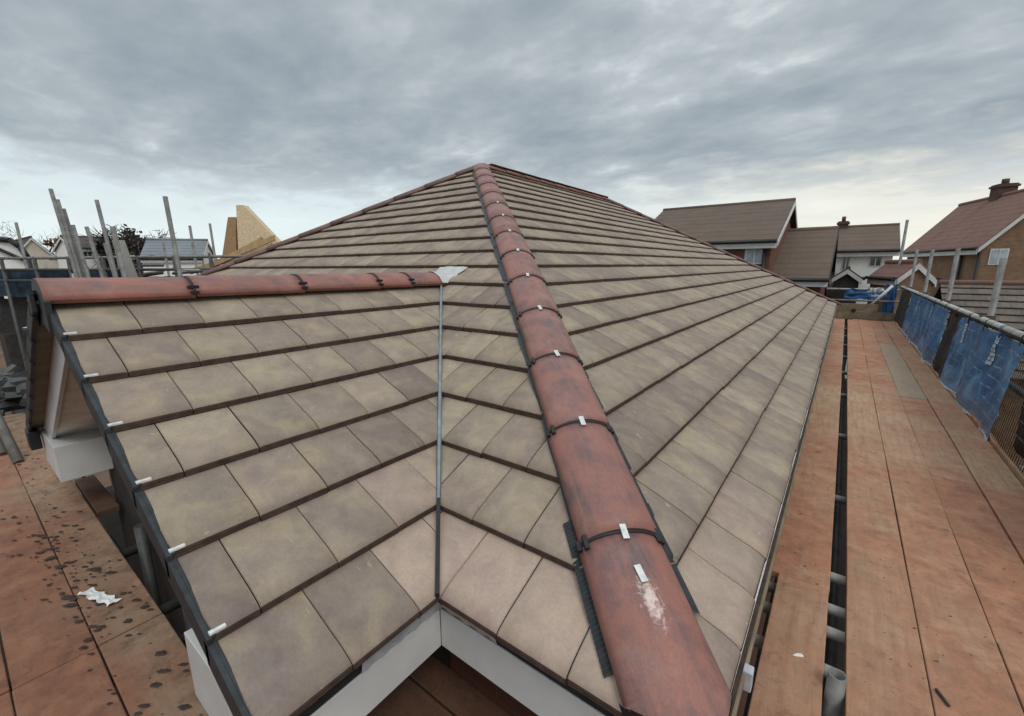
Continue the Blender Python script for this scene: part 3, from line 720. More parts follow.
# mesh brick guard at the right edge
bg = thing('brick_guard', 'black wire mesh brick guard beside the blue sheet at the right edge of the photo', 'brick guard', (1.2, 2.9, ZB))
bm = bmesh.new()
for k in range(50):
    y = 2.1+2.15*k/49; bm_tube(bm, (1.158, y, ZB+.0), (1.236, y, .33), .0026, 5)
for k in range(9):
    f = k/8; bm_tube(bm, (1.158+.078*f, 2.1, ZB+.784*f), (1.158+.078*f, 4.25, ZB+.784*f), .0035, 5)
obj('wire_mesh', bm, M['rust'], bg, (1.2, 2.1, ZB))
net_sheet(2.0, 4.1, .35, -.45, M['blacknet'], 'black_netting', 'dark netting behind the wire brick guard at the right edge', 'netting', .03, 1.285, 1.27, seed=31, hem=False)
tb = box('toe_board', xg+.905, xg+.938, 1.2, 5.2, ZB-.03, ZB+.032, M['by'], None, .004); tag(tb, 'narrow wooden toe strip at the foot of the nearest blue sheet', 'toe board')
tb = box('toe_board', xg+.905, xg+.93, 5.24, 13.4, ZB-.03, ZB+.015, M['by'], None, .004); tag(tb, 'narrow wooden toe strip at the foot of the farther blue sheet', 'toe board')
# far end of the walkway
eb = thing('end_barrier', 'weathered plank barrier with a dark knot closing the far end of the walkway', 'barrier', (.55, 13.65, ZB))
box('lower_plank', -.12, 1.16, 13.56, 13.6, ZB-.0, ZB+.2, M['toe'], eb, .004)
box('upper_plank', -.08, .82, 13.57, 13.61, ZB+.205, ZB+.4, M['toe'], eb, .004)
bm = bmesh.new(); bm_box(bm, .3, .38, 13.53, 13.558, ZB+.19, ZB+.27); obj('bracket', bm, M['black'], eb, (.35,13.55,ZB+.2), .01)
tag(tube('scaffold_tube', (-.3, 13.7, .02), (1.35, 13.7, .02), .024, M['galv']), 'horizontal guard tube above the plank barrier at the far end', 'scaffold tube')
tag(tube('scaffold_tube', (-.3, 13.9, .3), (1.35, 13.9, .3), .024, M['galvl']), 'higher horizontal guard tube at the far end of the walkway', 'scaffold tube')
tag(tube('scaffold_tube', (.66, 13.64, -.1), (1.03, 13.64, .42), .033, M['white']), 'short pale diagonal tube at the far end of the walkway', 'scaffold tube')
net_o = thing('crumpled_tarpaulin', 'crumpled blue and white tarpaulin hanging over the far guard rail', 'tarpaulin', (.5, 14.1, 0))
for x0, x1, z0, z1, m, nm in ((.1, .85, .05, .3, 'tarp', 'blue_fold'), (.55, .95, .14, .36, 'white', 'white_fold'), (.9, 1.14, -.4, .44, 'tarp', 'hanging_end')):
    bm = bmesh.new(); gr = [[bm.verts.new((x0+(x1-x0)*i/14, 13.82+.07*MN.noise((i*.6, j*.5, x0*9)), z0+(z1-z0)*j/8+.05*MN.noise((i*.35, x0*3, j*.2)))) for j in range(9)] for i in range(15)]
    for i in range(14):
        for j in range(8): f = bm.faces.new((gr[i][j], gr[i][j+1], gr[i+1][j+1], gr[i+1][j])); f.smooth = True
    obj(nm, bm, M[m], net_o, (x0, 13.8, z0))

# ------------------------------------------------------------------ mud and litter on the left platform
bm = bmesh.new()
def blob(bm, x, y, r, h, z=ZB):
    n = 14; asp = random.uniform(1.2, 2.8)
    ring = []
    for k in range(n):
        w = k*2*math.pi/n; rr = r*random.uniform(.7, 1.2); p = V((rr*asp*math.cos(w), rr*math.sin(w), 0)); p.rotate(Matrix.Rotation(R(38), 3, 'Z'))
        ring.append(bm.verts.new((x+p.x, y+p.y, z+.003)))
    mid = [bm.verts.new((x+(v.co.x-x)*.66, y+(v.co.y-y)*.66, z+h)) for v in ring]
    for k in range(n):
        f = bm.faces.new((ring[k], ring[(k+1)%n], mid[(k+1)%n], mid[k])); f.smooth = True
    bm.faces.new(mid)
for k in range(210):
    if k < 160: x, y = random.gauss(-2.75, .42), random.gauss(-.56, .065)
    else: x, y = random.uniform(-2.3, -1.2), random.uniform(-.66, -.4)
    if y > -.39 or x < -5: continue
    blob(bm, x, y, abs(random.gauss(.0, .0048))+.0016, random.uniform(.003, .006))
for k in range(60): blob(bm, random.uniform(-5.5,-3), random.uniform(-.75,-.42), abs(random.gauss(0,.004))+.0015, .004)
mud = obj('mud_splatter', bm, M['mud'], None, (-2.7,-.5,ZB)); mud['kind'] = 'stuff'; mud['label'] = 'dark wet mud spots spattered over the left platform boards'; mud['category'] = 'mud'
bm = bmesh.new(); gr = []
for i in range(13):
    row = []
    for j in range(6):
        u, v = i/12-.5, j/5-.5; wd = .055*(.55+.45*math.cos(u*9.2+1.2)**2)
        row.append(bm.verts.new((-2.31+.19*u+.01*MN.noise((i, j, 3.)), -.52+.06*u+v*wd, ZB+.008+.02*abs(MN.noise((i*.9, j*.8, 1.7))))))
    gr.append(row)
for i in range(12):
    for j in range(5): bm.faces.new((gr[i][j], gr[i][j+1], gr[i+1][j+1], gr[i+1][j])).smooth = True
bmesh.ops.subdivide_edges(bm, edges=bm.edges[:], cuts=1, use_grid_fill=True, smooth=.6)
tag(obj('crumpled_paper', bm, M['paper'], None, (-2.31,-.52,ZB)), 'crumpled scrap of white paper lying on the muddy left platform', 'litter')
bm = bmesh.new(); blob(bm, .105, .94, .0075, .008); tag(obj('mortar_crumb', bm, M['paper'], None, (.105,.94,ZB)), 'small white mortar crumb on the nearest inner board by the eaves', 'litter')
bm = bmesh.new(); bm_box(bm, -.03, .03, -.004, .004, 0, .008, Matrix.Translation((.492, 1.03, ZB+.003)) @ Matrix.Rotation(R(115), 4, 'Z'))
tag(obj('wood_splinter', bm, M['bark'], None, (.49,1.03,ZB), .002), 'small wood splinter lying by the seam of the walkway boards', 'litter')
bm = bmesh.new(); random.seed(5)
for k in range(260): blob(bm, random.uniform(.26, 1.1), .3+random.random()**1.6*6, abs(random.gauss(0, .0012))+.0007, .002)
for k in range(80): blob(bm, random.uniform(-.02, .17), .5+random.random()*4, abs(random.gauss(0, .0012))+.0007, .002)
cr = obj('dirt_crumbs', bm, m_simple('clay_crumb', (.13,.06,.038), .4, 40, .95), None, (.6,1,ZB)); cr['kind'] = 'stuff'; cr['label'] = 'fine brown dirt crumbs scattered on the walkway boards'; cr['category'] = 'dirt'

# ------------------------------------------------------------------ ground
bm = bmesh.new(); vs = [bm.verts.new(p) for p in ((-600,-300,ZG),(600,-300,ZG),(600,900,ZG),(-600,900,ZG))]; bm.faces.new(vs)
struct(obj('ground', bm, M['ground'], None, (0,0,ZG)))

# ------------------------------------------------------------------ neighbouring houses
def gable_house(name, label, P, d, L, half, ze, zr, wall, roof, group=None, over=.18, barge='white', zg=ZG, wins=(), chim=(), front_wall=None, pipe=()):
    """P: plan point of the near LEFT eave corner, d: ridge direction, body spreads to the right of d"""
    d = V((d[0], d[1], 0)).normalized(); p = V((d.y, -d.x, 0)); P = V((P[0], P[1], 0))
    th = thing(name, label, 'house', (P.x, P.y, zg), group); th['group'] = group or 'houses around the site'
    rot = Matrix((p, d, V((0,0,1)))).transposed().to_4x4(); MX = Matrix.Translation(P) @ rot
    def part(nm, bm, m, par=th, bev=0):
        bm.transform(MX); return obj(nm, bm, m, par, (P.x, P.y, 0) if par is th else tuple(parent_loc(par)), bev)
    T = lambda x, y, z: (x, y, z)
    h2 = half*2; o = over
    bm = bmesh.new(); prism(bm, [(o, o, zg), (h2-o, o, zg), (h2-o, o, ze-.02), (half, o, zr-.1), (o, o, ze-.02)], (0, L-2*o, 0)); part('wall', bm, wall)
    pit = (zr-ze)/half; th_ = .09
    r = None
    for sg in (0, 1):
        bm = bmesh.new(); x0 = 0 if sg == 0 else h2
        prism(bm, [(x0, 0, ze), (half, 0, zr), (half, 0, zr+th_), (x0, 0, ze+th_)], (0, L, 0)); r = part('roof', bm, roof)
    bm = bmesh.new(); bm_tube(bm, (half, -.01, zr+th_-.02), (half, L+.01, zr+th_-.02), .09, 8); part('ridge', bm, roof)
    for sg in (0, 1):
        x0 = 0 if sg == 0 else h2; sx = -.04 if sg == 0 else .04
        bm = bmesh.new(); bm_box(bm, min(x0+sx, x0+sx*.2), max(x0+sx, x0+sx*.2), 0, L, ze-.2, ze+.01); part('fascia', bm, M['white'])
        bm = bmesh.new(); bm_tube(bm, (x0+sx*2.2, .0, ze+.02), (x0+sx*2.2, L, ze+.02), .055, 8); part('gutter', bm, M['black'])
        for yy in (-.03, L+.0):
            bm = bmesh.new(); prism(bm, [(x0, yy, ze-.14), (half, yy, zr-.14), (half, yy, zr+.03), (x0, yy, ze+.03)], (0, .03, 0)); part('bargeboard', bm, M[barge])
    for (face, u, z, w, h, gm) in wins:            # face: 'f' near gable, 'l' left side, 'r' right side
        bm = bmesh.new(); bm2 = bmesh.new()
        if face == 'f': bx = lambda B, e, q0, q1: bm_box(B, u-w/2+e, u+w/2-e, o-q0, o+q1, z-h/2+e, z+h/2-e)
        elif face == 'l': bx = lambda B, e, q0, q1: bm_box(B, o-q0, o+q1, u-w/2+e, u+w/2-e, z-h/2+e, z+h/2-e)
        else: bx = lambda B, e, q0, q1: bm_box(B, h2-o-q1, h2-o+q0, u-w/2+e, u+w/2-e, z-h/2+e, z+h/2-e)
        bx(bm, 0, .02, .05); wn = part('window', bm, M['white'])
        bx(bm2, .05, .028, .0)
        part('pane', bm2, gm, wn)
        bm3 = bmesh.new()
        if face == 'f': bm_box(bm3, u-.018, u+.018, o-.04, o-.022, z-h/2, z+h/2)
        elif face == 'l': bm_box(bm3, o-.04, o-.022, u-.018, u+.018, z-h/2, z+h/2)
        else: bm_box(bm3, h2-o+.022, h2-o+.04, u-.018, u+.018, z-h/2, z+h/2)
        part('glazing_bar', bm3, M['white'], wn)
    for (yy, xo, w, z1) in chim:
        bm = bmesh.new(); xx = half+xo; bm_box(bm, xx-w/2, xx+w/2, yy-w/2, yy+w/2, zr-.5, z1); bm_box(bm, xx-w/2-.05, xx+w/2+.05, yy-w/2-.05, yy+w/2+.05, z1-.14, z1-.05)
        ch = part('chimney', bm, M['chim'])
        bm = bmesh.new(); bm_tube(bm, (xx, yy, z1), (xx, yy, z1+.22), w*.2, 10); part('chimney_pot', bm, M['chim'], ch)
    for (x, y) in pipe:
        bm = bmesh.new(); bm_tube(bm, (x, y, zg), (x, y, ze-.02), .05, 8); part('downpipe', bm, M['black'])
    return th
# local x runs to the right of d; with d = -X the body spreads towards +Y
gable_house('brick_house', 'red brick house with a plain brown gabled roof, just right of the far hip', (-1.855, 16.2), (-1,0), 5.1, 3.92, 1.68, 3.33, M['brickr'], M['roofb'], wins=[('l', .64, 1.28, .6, .62, M['glassl']), ('l', 3.2, 1.28, .6, .62, M['glassl'])], pipe=[(.1, .35)])
gable_house('brown_roofed_house', 'low house with a broad brown roof between the brick gable and the white house', (-.37, 16.9), (-1,0), 3.2, 3.6, .42, 2.2, M['brickr'], M['roofb'], barge='black')
gable_house('white_house', 'white rendered house with brown roof and small chimney in the distance', (1.72, 23.55), (-1,0), 4.6, 2.5, 1.47, 2.6, M['render'], M['roofb'], wins=[('l', .72, 1.07, .44, .46, M['glass']), ('l', 1.72, 1.0, .3, .6, M['glass'])], chim=[(2.05, 0, .4, 2.95)])
gable_house('white_porch', 'small dark porch gable with white bargeboards on the white house', (-.36, 21.3), (0,1), 2.2, .46, .36, .72, M['dvoid'], M['roofb'], over=.05)
gable_house('red_roofed_house', 'buff brick house with a plain red tiled roof and chimney at the right edge', (4.074, 24.24), (-.255,.967), 6.87, 2.0, 1.50, 3.78, M['brickb'], M['roofr'], wins=[('f', .72, 1.2, .55, .62, M['glassl']), ('f', 2.1, .9, .5, .9, M['glassl'])], chim=[(3.8, .12, .62, 4.35)], pipe=[(.12, .1), (.1, 1.3)])
gable_house('brick_porch', 'low red roofed porch with pale bargeboards behind the guard posts', (1.35, 17.3), (-.255,.967), 2.4, .46, .46, .93, M['brickb'], M['roofr'], over=.05)
# near roof on the right: broad courses, pinkish ridge
nr = thing('neighbour_roof', 'grey brown tiled roof with pinkish ridge behind the posts on the right', 'house', (5, 12, ZG))
O_ = (1.75, 10.0, -.97)
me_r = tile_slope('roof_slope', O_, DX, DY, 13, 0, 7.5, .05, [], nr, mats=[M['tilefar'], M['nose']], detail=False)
RW = 13*gx-.05
bm = bmesh.new(); bm_tube(bm, (1.72, 10+RW, -.97+RW*t+.02), (9.3, 10+RW, -.97+RW*t+.02), .06, 10); obj('ridge', bm, M['roofr'], nr, (5, 12.7, .6))
bm = bmesh.new(); prism(bm, [(1.95, 10.2, ZG), (1.95, 10.2, -1), (1.95, 10+RW, -.97+RW*t-.08), (1.95, 10+2*RW-.2, -1), (1.95, 10+2*RW-.2, ZG)], (7, 0, 0)); obj('wall', bm, M['brickb'], nr, (5, 12, ZG))
bm = bmesh.new(); prism(bm, [(1.75, 10+RW, -.97+RW*t-.02), (1.75, 10+2*RW, -.99), (1.75, 10+2*RW, -1.05), (1.75, 10+RW, -.97+RW*t-.08)], (7.5, 0, 0)); obj('rear_slope', bm, M['roofb'], nr, (5, 14, 0))

# ------------------------------------------------------------------ far left: the rest of the site
gable_house('cream_house', 'cream gabled house with dark brown roof beyond the left scaffolding', (-48.6, 3.0), (-1,-.02), 7, 1.35, 1.5, 3.2, M['cream'], M['roofd'], over=.1)
gable_house('white_windowed_house', 'long white house with dark roof and windows behind the leaning tubes', (-46.0, 5.05), (-.12,1), 2.7, 2, 2.3, 3.1, M['render'], M['roofd'], wins=[('r', .7, 1.95, .5, .5, M['glass']), ('r', 1.75, 1.95, .5, .5, M['glass'])], over=.1)
gable_house('slate_roofed_house', 'grey slate roofed house left of the timber gable', (-38.6, 9.3), (.62,.78), 3.6, 1.3, 1.5, 2.75, M['render'], M['roofg'], over=.1)
def tree(name, label, loc, h, crown_r, mat, n, size, kind, seed):
    rd = random.Random(seed); th = thing(name, label, 'tree', loc, 'trees on the left skyline'); L0 = V(loc)
    bm = bmesh.new(); bm_tube(bm, L0, L0+V((0,0,h*.55)), h*.03, 8, h*.015)
    tips = []
    for k in range(14):
        z = h*rd.uniform(.25, .6); w = rd.uniform(0, 6.28); ln = crown_r*rd.uniform(.5, 1.)
        e_ = L0+V((math.cos(w)*ln, math.sin(w)*ln, z+h*rd.uniform(.1, .38))); bm_tube(bm, L0+V((0,0,z)), e_, h*.011, 5, h*.004); tips.append(e_)
    obj('trunk', bm, M['bark'], th, loc)
    bm = bmesh.new()
    if kind == 'bare':
        for k in range(n):
            e_ = rd.choice(tips); w = V((rd.gauss(0,1), rd.gauss(0,1), rd.gauss(.5,.8))).normalized(); st = e_+V((rd.gauss(0,.25), rd.gauss(0,.25), rd.gauss(0,.22)))*crown_r
            en = st+w*crown_r*rd.uniform(.2, .45); bm_tube(bm, st, en, size, 3, size*.3, False)
    else:
        cl = [L0+V((rd.gauss(0,.42)*crown_r, rd.gauss(0,.42)*crown_r, h*rd.uniform(.3, .95))) for k in range(16)]
        for k in range(n):
            c = rd.choice(cl); f = (1.15-(c.z-L0.z)/h) if kind == 'conifer' else .8
            q = V((L0.x+(c.x-L0.x)*f, L0.y+(c.y-L0.y)*f, c.z))+V((rd.gauss(0,.2)*f, rd.gauss(0,.2)*f, rd.gauss(0,.17)))*crown_r
            u = V((rd.gauss(0,1), rd.gauss(0,1), rd.gauss(0,1))).normalized(); w = u.orthogonal().normalized(); s_ = size*rd.uniform(.6, 1.4)
            bm.faces.new([bm.verts.new(q+u*s_*ca+w*s_*.6*sa) for ca, sa in ((1,0),(0,1),(-1,0),(0,-1))])
    obj('crown', bm, mat, th, loc, recalc=False)
tree('conifer_tree', 'dark conifer standing behind the leaning grey sheet', (-41.0, 7.0, ZG), 7.9, 1.15, M['dkleaf'], 3600, .16, 'conifer', 1)
tree('bare_tree', 'broad dark winter tree right of the conifer', (-41.5, 8.7, ZG), 8.1, 1.7, M['twig'], 2400, .03, 'bare', 2)
tree('bush_tree', 'dense dark brown shrubby tree beside the conifer on the left', (-40.8, 8.4, ZG), 8.1, 2.3, M['twig'], 9000, .14, 'leaf', 12)
tree('bare_tree', 'thin pale winter tree left of the slate roof', (-44, 10.8, ZG), 7.6, 1.5, M['twig'], 1100, .02, 'bare', 3)
tree('bare_tree', 'sparse wide winter tree above the cream gable', (-52, 4.6, ZG), 8.6, 2.4, M['twig'], 900, .015, 'bare', 4)
tree('rust_tree', 'small rust coloured tree behind the white windowed house', (-50, 6.1, ZG), 8.2, .9, M['rustleaf'], 900, .14, 'leaf', 5)
tree('bare_tree', 'wispy winter tree peeping over the left hip', (-24, 13.8, ZG), 7.4, 1.5, M['twig'], 500, .014, 'bare', 6)
for k in range(9):
    x = -62+k*2.; tree('hedge_tree', 'dark distant tree in the row along the left horizon', (x*1.0, -2+k*2.4, ZG), 6.1+random.random()*.8, 2.0, M['twig'], 900, .2, 'leaf', 20+k)

# scaffolding of the next plot
def pole(p0, p1, label, r=.032, m='galv', group='tubes of the next scaffold'):
    tag(tube('scaffold_tube', p0, p1, r, M[m], seg=8), label, 'scaffold tube', group)
for k, (dx, dy, top, r) in enumerate(((0, 0, 2.38, .032), (.0, .06, 2.2, .032), (-.1, .13, 2.05, .034), (.05, .19, 1.75, .032))):
    pole((-11.45+dx, 1.32+dy, ZG), (-11.83+dx, .9+dy, top), ['tallest leaning tube of the bundle at far left', 'second leaning tube of the bundle at far left', 'third leaning tube of the bundle at far left', 'shortest thick tube of the bundle at far left'][k], r, 'galv')
pole((-11.5, 1.85, ZG), (-11.62, 1.25, 1.72), 'thin short tube just right of the leaning bundle')
pole((-11.3, 1.9, ZG), (-11.5, 1.45, 1.42), 'stubby tube right of the leaning bundle')
pole((-11.0, 1.7, ZG), (-11.35, 1.42, 2.2), 'upright tube with a sharp top left of the dark conifer')
pole((-11.0, 1.78, ZG), (-11.25, 1.56, 1.72), 'short tube leaning on the sharp topped one', .045)
pole((-10.0, 2.3, ZG), (-10.12, 2.15, 2.23), 'tall upright tube standing alone left of the slate roof', .04)
pole((-13.2, 3.5, ZG), (-13.25, 3.45, 1.98), 'dark topped tube in front of the slate roof')
pole((-14.2, 4.3, ZG), (-14.25, 4.25, 2.15), 'thin tube at the right of the slate roof')
pole((-16.2, 3.7, ZG), (-16.25, 3.65, 1.9), 'thin faint tube left of the tall lone one')
pole((-17., .9, ZG), (-17., .85, 2.1), 'faint thin tube at the extreme left')
pole((-15.5, .1, 1.17), (-9.6, 3.6, 1.17), 'long upper rail across the left background', .03)
pole((-15.5, .1, .92), (-9.6, 3.6, .9), 'long middle rail across the left background', .03, 'galvd')
pole((-15.5, .1, .68), (-9.6, 3.6, .66), 'long lower rail across the left background', .03, 'galvd')
for k in range(8):
    f = (k+.5)/8; x, y = -15.5+5.9*f, .1+3.5*f
    pole((x, y, ZG), (x, y, 1.2), 'short dark post under the long rails on the left', .035, 'galvd', 'posts under the left rails')
bm = bmesh.new(); gr = [[bm.verts.new((-17+7.6*i/60, -.4+4.5*i/60, -.6+1.35*j/8+.05*MN.noise((i*.4, j*.5, 0)))) for j in range(9)] for i in range(61)]
for i in range(60):
    for j in range(8):
        if MN.noise((i*.5, j*.8, 5)) > -.28: bm.faces.new((gr[i][j], gr[i][j+1], gr[i+1][j+1], gr[i+1][j]))
tag(obj('dark_netting', bm, M['blacknet'], None, (-13,2,0)), 'ragged dark netting hung below the rails in the left background', 'netting')
bm = bmesh.new(); gr = [[bm.verts.new((-16.6+3.9*i/30, -.35+2.2*i/30, .3+.62*j/6+.06*MN.noise((i*.4, j*.5, 2)))) for j in range(7)] for i in range(31)]
for i in range(30):
    for j in range(6):
        bm.faces.new((gr[i][j], gr[i][j+1], gr[i+1][j+1], gr[i+1][j]))
tag(obj('blue_netting', bm, M['tarpd'], None, (-15,1,0)), 'blue netting behind the dark rails at the far left', 'netting')
random.seed(31)
for k in range(34):
    f = random.random(); x, y = -15.2+5.6*f+random.uniform(-.8,.3), .3+3.3*f+random.uniform(-.2,.5); z = random.uniform(.35, 1.0)
    kind_ = random.random()
    if kind_ < .5: pole((x, y, z), (x+random.uniform(.3,1.1), y+random.uniform(.2,.7), z+random.uniform(-.1,.12)), 'short tube in the tangle of scaffolding on the left horizon', random.uniform(.018,.03), random.choice(('galv','galvl','galvd')), 'tangle of short tubes on the left horizon')
    else: pole((x, y, z-.4), (x+random.uniform(-.06,.06), y, z+random.uniform(.1,.45)), 'thin upright in the tangle of scaffolding on the left horizon', random.uniform(.014,.026), random.choice(('galv','galvl','galvd')), 'thin uprights on the left horizon')
for k in range(12):
    f = k/11; x, y = -14.6+4.6*f, .75+2.9*f
    bm = bmesh.new(); bm_box(bm, -.06, .06, -.05, .05, -.05, .05, Matrix.Translation((x+random.uniform(-.2,.2), y, random.choice((.68,.92,1.17)))))
    tag(obj('coupler', bm, M['galvl'] if k % 3 else M['rust'], None, (x, y, .9), .015), 'small scaffold coupler clamped on the long rails at left', 'coupler', 'couplers on the left rails')
bm = bmesh.new(); prism(bm, [(-12.15,1.69,1.51), (-11.97,1.83,1.51), (-11.6,1.9,.5), (-11.86,1.7,.5)], (-.03,.03,0)); tag(obj('leaning_sheet', bm, M['greyply'], None, (-11.9,1.8,.5)), 'pale grey sheet leaning in front of the dark conifer', 'sheet')
# telehandler cab
cab = thing('site_vehicle', 'white cab with rounded black frame at the far left edge', 'vehicle', (-21.5, 1.0, ZG))
bm = bmesh.new(); pts = [(-22.2,.55,ZG+.8), (-22.2,.55,1.78), (-21.9,.8,1.88), (-21.45,1.05,1.84), (-21.25,1.22,1.62), (-21.1,1.3,1.3), (-21.05,1.34,ZG+.8)]
for p, q in zip(pts, pts[1:]): bm_tube(bm, p, q, .085, 8)
bm_tube(bm, (-21.9,.72,1.62), (-21.15,1.24,1.2), .05, 8)
obj('cab_frame', bm, M['black'], cab, (-21.5,1,0))
bm = bmesh.new(); prism(bm, [(-22.3,.5,-1.), (-22.3,.5,1.74), (-21.95,.86,1.84), (-21.5,1.1,1.78), (-21.3,1.27,1.55), (-21.15,1.36,1.3), (-21.1,1.4,-1.)], (-.9,-.1,0)); obj('cab_body', bm, M['render'], cab, (-21.5,1,0))
bm = bmesh.new(); bm_box(bm, -23.2, -21.0, .4, 2.2, ZG+.55, -1.0); obj('chassis', bm, M['dvoid'], cab, (-22,1.2,ZG+.5), .1)
for (x, y) in ((-22.8,.4), (-21.3,.4), (-22.8,2.2), (-21.3,2.2)):
    bm = bmesh.new(); bm_tube(bm, (x, y-.15, ZG+.55), (x, y+.15, ZG+.55), .55, 20); obj('wheel', bm, M['black'], cab, (x, y, ZG+.55), .04)
# timber roof frame of the next plot
RAFT = (((-11.3,2.96,.86), (-10.15,4.05,1.53)), ((-11.55,2.8,.8), (-10.2,4.0,1.36)), ((-11.45,3.1,.86), (-10.5,3.95,1.5)), ((-11.3,3.75,1.2), (-11.3,3.75,2.3)))
tf = thing('timber_roof_frame', 'bare timber roof frame with sheathed gable rising behind the left hip', 'roof frame', (-11.2, 3.8, 0))
bm = bmesh.new(); prism(bm, [(-11.33,3.82,2.35), (-11.2,3.92,2.35), (-10.35,4.4,1.3), (-11.2,3.68,1.2)], (-.12,.16,0)); obj('sheathing', bm, M['osb'], tf, (-11,4,1.3))
bm = bmesh.new(); prism(bm, [(-11.5,3.45,1.2), (-11.444,3.66,2.08), (-11.3,3.77,2.08), (-11.24,3.65,1.2)], (-.12,.14,0)); obj('sheathing', bm, m_simple('shaded_sheathing', (.3,.19,.1), .2, 25, .8), tf, (-11.4,3.6,1.2))
for (p, q) in RAFT:
    bm = bmesh.new(); p, q = V(p), V(q); d_ = (q-p).normalized(); w_ = d_.cross(V((0,0,1))).normalized()*.035
    prism(bm, [p-w_, p+w_, p+w_+V((0,0,.11)), p-w_+V((0,0,.11))], q-p); obj('rafter', bm, M['timber'], tf, tuple(p))
bm = bmesh.new(); bm_box(bm, -12.6, -10.2, 3.6, 5.8, ZG, .6); obj('wall', bm, M['brickr'], tf, (-11.4,4.5,ZG))
# leftover tubes leaning at the far corner of the left platform
for k, (p, q, r, l) in enumerate((((-4.6,-.56,ZB), (-5.6,-.7,.62), .03, 'steep grey tube leaning behind the gable verge, right one'), ((-4.9,-.62,ZB), (-6.2,-.74,.62), .03, 'steep grey tube leaning behind the gable verge, left one'), ((-7.5,-.5,.3), (-5.2,-.9,.34), .035, 'pale rail tube at the left edge behind the verge'))):
    pole(p, q, l, r, 'galvl' if k == 2 else 'galv', 'tubes behind the gable verge')
bm = bmesh.new()
random.seed(9)
for k in range(60):
    x, y = random.gauss(-7.3, .45), random.gauss(-.35, .25); s_ = random.uniform(.03, .1)
    bm_box(bm, -s_*1.6, s_*1.6, -s_, s_, -s_*.5, s_*.5, Matrix.Translation((x, y, ZB+random.uniform(-.1,.12))) @ Matrix.Rotation(random.uniform(0,3), 4, 'Z') @ Matrix.Rotation(random.uniform(-.7,.7), 4, 'X'))
rb = obj('rubble', bm, M['galvd'], None, (-7.3,-.3,ZB)); rb['kind'] = 'stuff'; rb['label'] = 'heap of dark scaffold scraps at the far end of the left platform'; rb['category'] = 'rubble'

# ------------------------------------------------------------------ sky and light
Wd = bpy.data.worlds.new('World'); S.world = Wd; Wd.use_nodes = True
nt = Wd.node_tree; bgd = nt.nodes['Background']; nt.nodes.remove(bgd); outn = nt.nodes['World Output']
SUN_EL, SUN_AZ = R(52), R(120)                     # azimuth clockwise from +Y
sky = N(nt, 'ShaderNodeTexSky', sky_type='NISHITA'); sky.sun_disc = False; sky.sun_elevation = SUN_EL; sky.sun_rotation = SUN_AZ
tc = nt.nodes.new('ShaderNodeTexCoord'); sp = nt.nodes.new('ShaderNodeSeparateXYZ'); nt.links.new(tc.outputs['Generated'], sp.inputs[0])
zc = math_(nt, 'MAXIMUM', sp.outputs['Z'], .0)
den = math_(nt, 'ADD', zc, .16)
cm = nt.nodes.new('ShaderNodeCombineXYZ')
nt.links.new(math_(nt, 'DIVIDE', sp.outputs['X'], den), cm.inputs[0]); nt.links.new(math_(nt, 'DIVIDE', sp.outputs['Y'], den), cm.inputs[1])
def cl(scale, det, rough, dist, off, sq=(1,1,1), rot=0):
    mp = nt.nodes.new('ShaderNodeMapping'); mp.inputs['Location'].default_value = off; mp.inputs['Scale'].default_value = sq; mp.inputs['Rotation'].default_value = (0,0,rot)
    nt.links.new(cm.outputs[0], mp.inputs[0]); return noise(nt, mp.outputs[0], scale, det, rough, dist)
big = cl(1.0, 5, .5, .3, (3.1, 1.7, 0), (1, 1.35, 1), R(35))
med = cl(2.6, 6, .55, .25, (8.4, 2.2, 3), (1, 1.3, 1), R(20))
fin = cl(7.5, 4, .55, .2, (1.4, 6.2, 5), (1, 1.2, 1), R(10))
cloud = math_(nt, 'ADD', math_(nt, 'ADD', math_(nt, 'MULTIPLY', big, .5), math_(nt, 'MULTIPLY', med, .36)), math_(nt, 'MULTIPLY', fin, .14))
ccol = ramp(nt, cloud, [(.37, (.275,.325,.365)), (.46, (.335,.385,.42)), (.52, (.39,.44,.47)), (.58, (.47,.52,.545)), (.68, (.78,.83,.85))])
hor = ramp(nt, math_(nt, 'ADD', zc, math_(nt, 'MULTIPLY', math_(nt, 'SUBTRACT', cloud, .5), .4)), [(.05, (1,1,1)), (.12, (.8,.8,.8)), (.19, (0,0,0))])
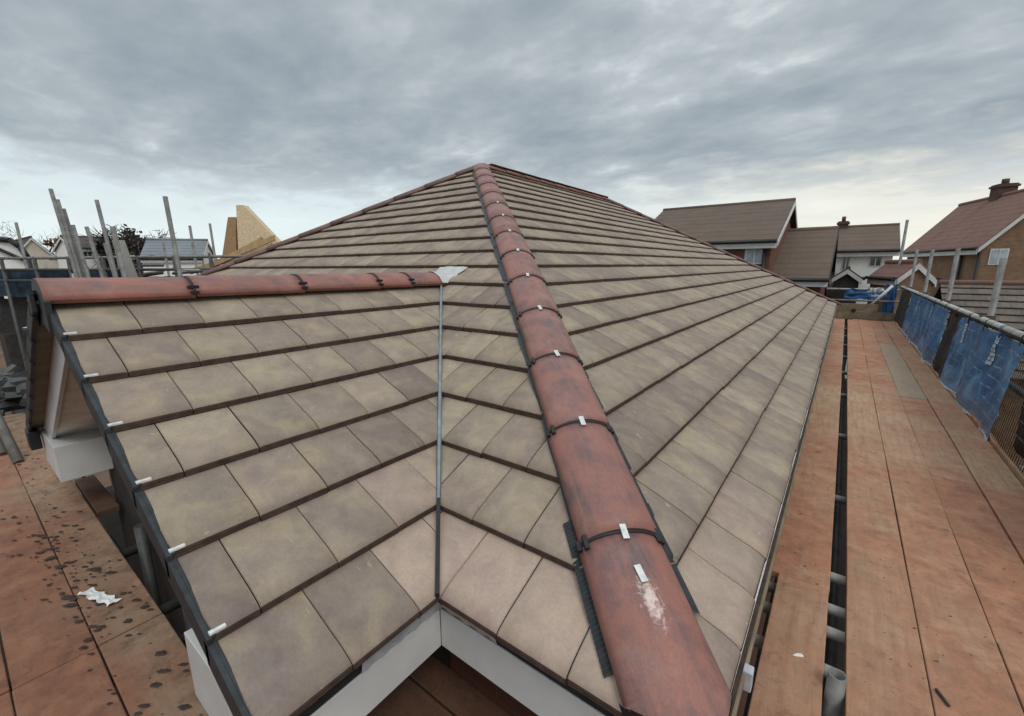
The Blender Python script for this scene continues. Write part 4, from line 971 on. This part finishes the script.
hcol = mix(nt, ramp(nt, math_(nt, 'ADD', sp.outputs['X'], .7), [(.1, (0,0,0)), (.7, (1,1,1))]), (.79,.885,.9), (.9,.885,.79))
ccol = mix(nt, math_(nt, 'MULTIPLY', hor, .92), ccol, hcol)
zen = ramp(nt, sp.outputs['Z'], [(.5, (1,1,1)), (.8, (2.6,2.6,2.55))])
ccol = mix(nt, 1., ccol, zen, 'MULTIPLY')
b1 = N(nt, 'ShaderNodeBackground', Strength=.07); nt.links.new(sky.outputs[0], b1.inputs[0])
b2 = N(nt, 'ShaderNodeBackground', Strength=1.13); nt.links.new(ccol, b2.inputs[0])
mxs = N(nt, 'ShaderNodeMixShader', Fac=.93); nt.links.new(b1.outputs[0], mxs.inputs[1]); nt.links.new(b2.outputs[0], mxs.inputs[2]); nt.links.new(mxs.outputs[0], outn.inputs[0])
sd = bpy.data.lights.new('sun', 'SUN'); sd.energy = 1.2; sd.angle = R(25); sd.color = (1, .96, .9)
so = bpy.data.objects.new('sun', sd); C.objects.link(so)
dv = V((math.sin(SUN_AZ)*math.cos(SUN_EL), math.cos(SUN_AZ)*math.cos(SUN_EL), math.sin(SUN_EL)))
so.rotation_euler = dv.to_track_quat('Z', 'Y').to_euler(); so.location = dv*40

# ------------------------------------------------------------------ camera
cam = bpy.data.cameras.new('camera'); co = bpy.data.objects.new('camera', cam); C.objects.link(co)
cam.sensor_fit = 'HORIZONTAL'; cam.sensor_width = 36; cam.lens = 434.06/1024*36; cam.clip_start = .05; cam.clip_end = 3000
yaw, pit, roll = .6487, -.2079, -.0054
f = V((-math.sin(yaw)*math.cos(pit), math.cos(yaw)*math.cos(pit), math.sin(pit))); r0 = V((math.cos(yaw), math.sin(yaw), 0)); u0 = r0.cross(f)
r1 = r0*math.cos(roll)+u0*math.sin(roll); u1 = -r0*math.sin(roll)+u0*math.cos(roll)
mw = Matrix((r1, u1, -f)).transposed().to_4x4(); mw.translation = V((.0765, -.7323, .9327)); co.matrix_world = mw
S.camera = co
S.view_settings.view_transform = 'Standard'; S.view_settings.look = 'None'; S.view_settings.exposure = 0
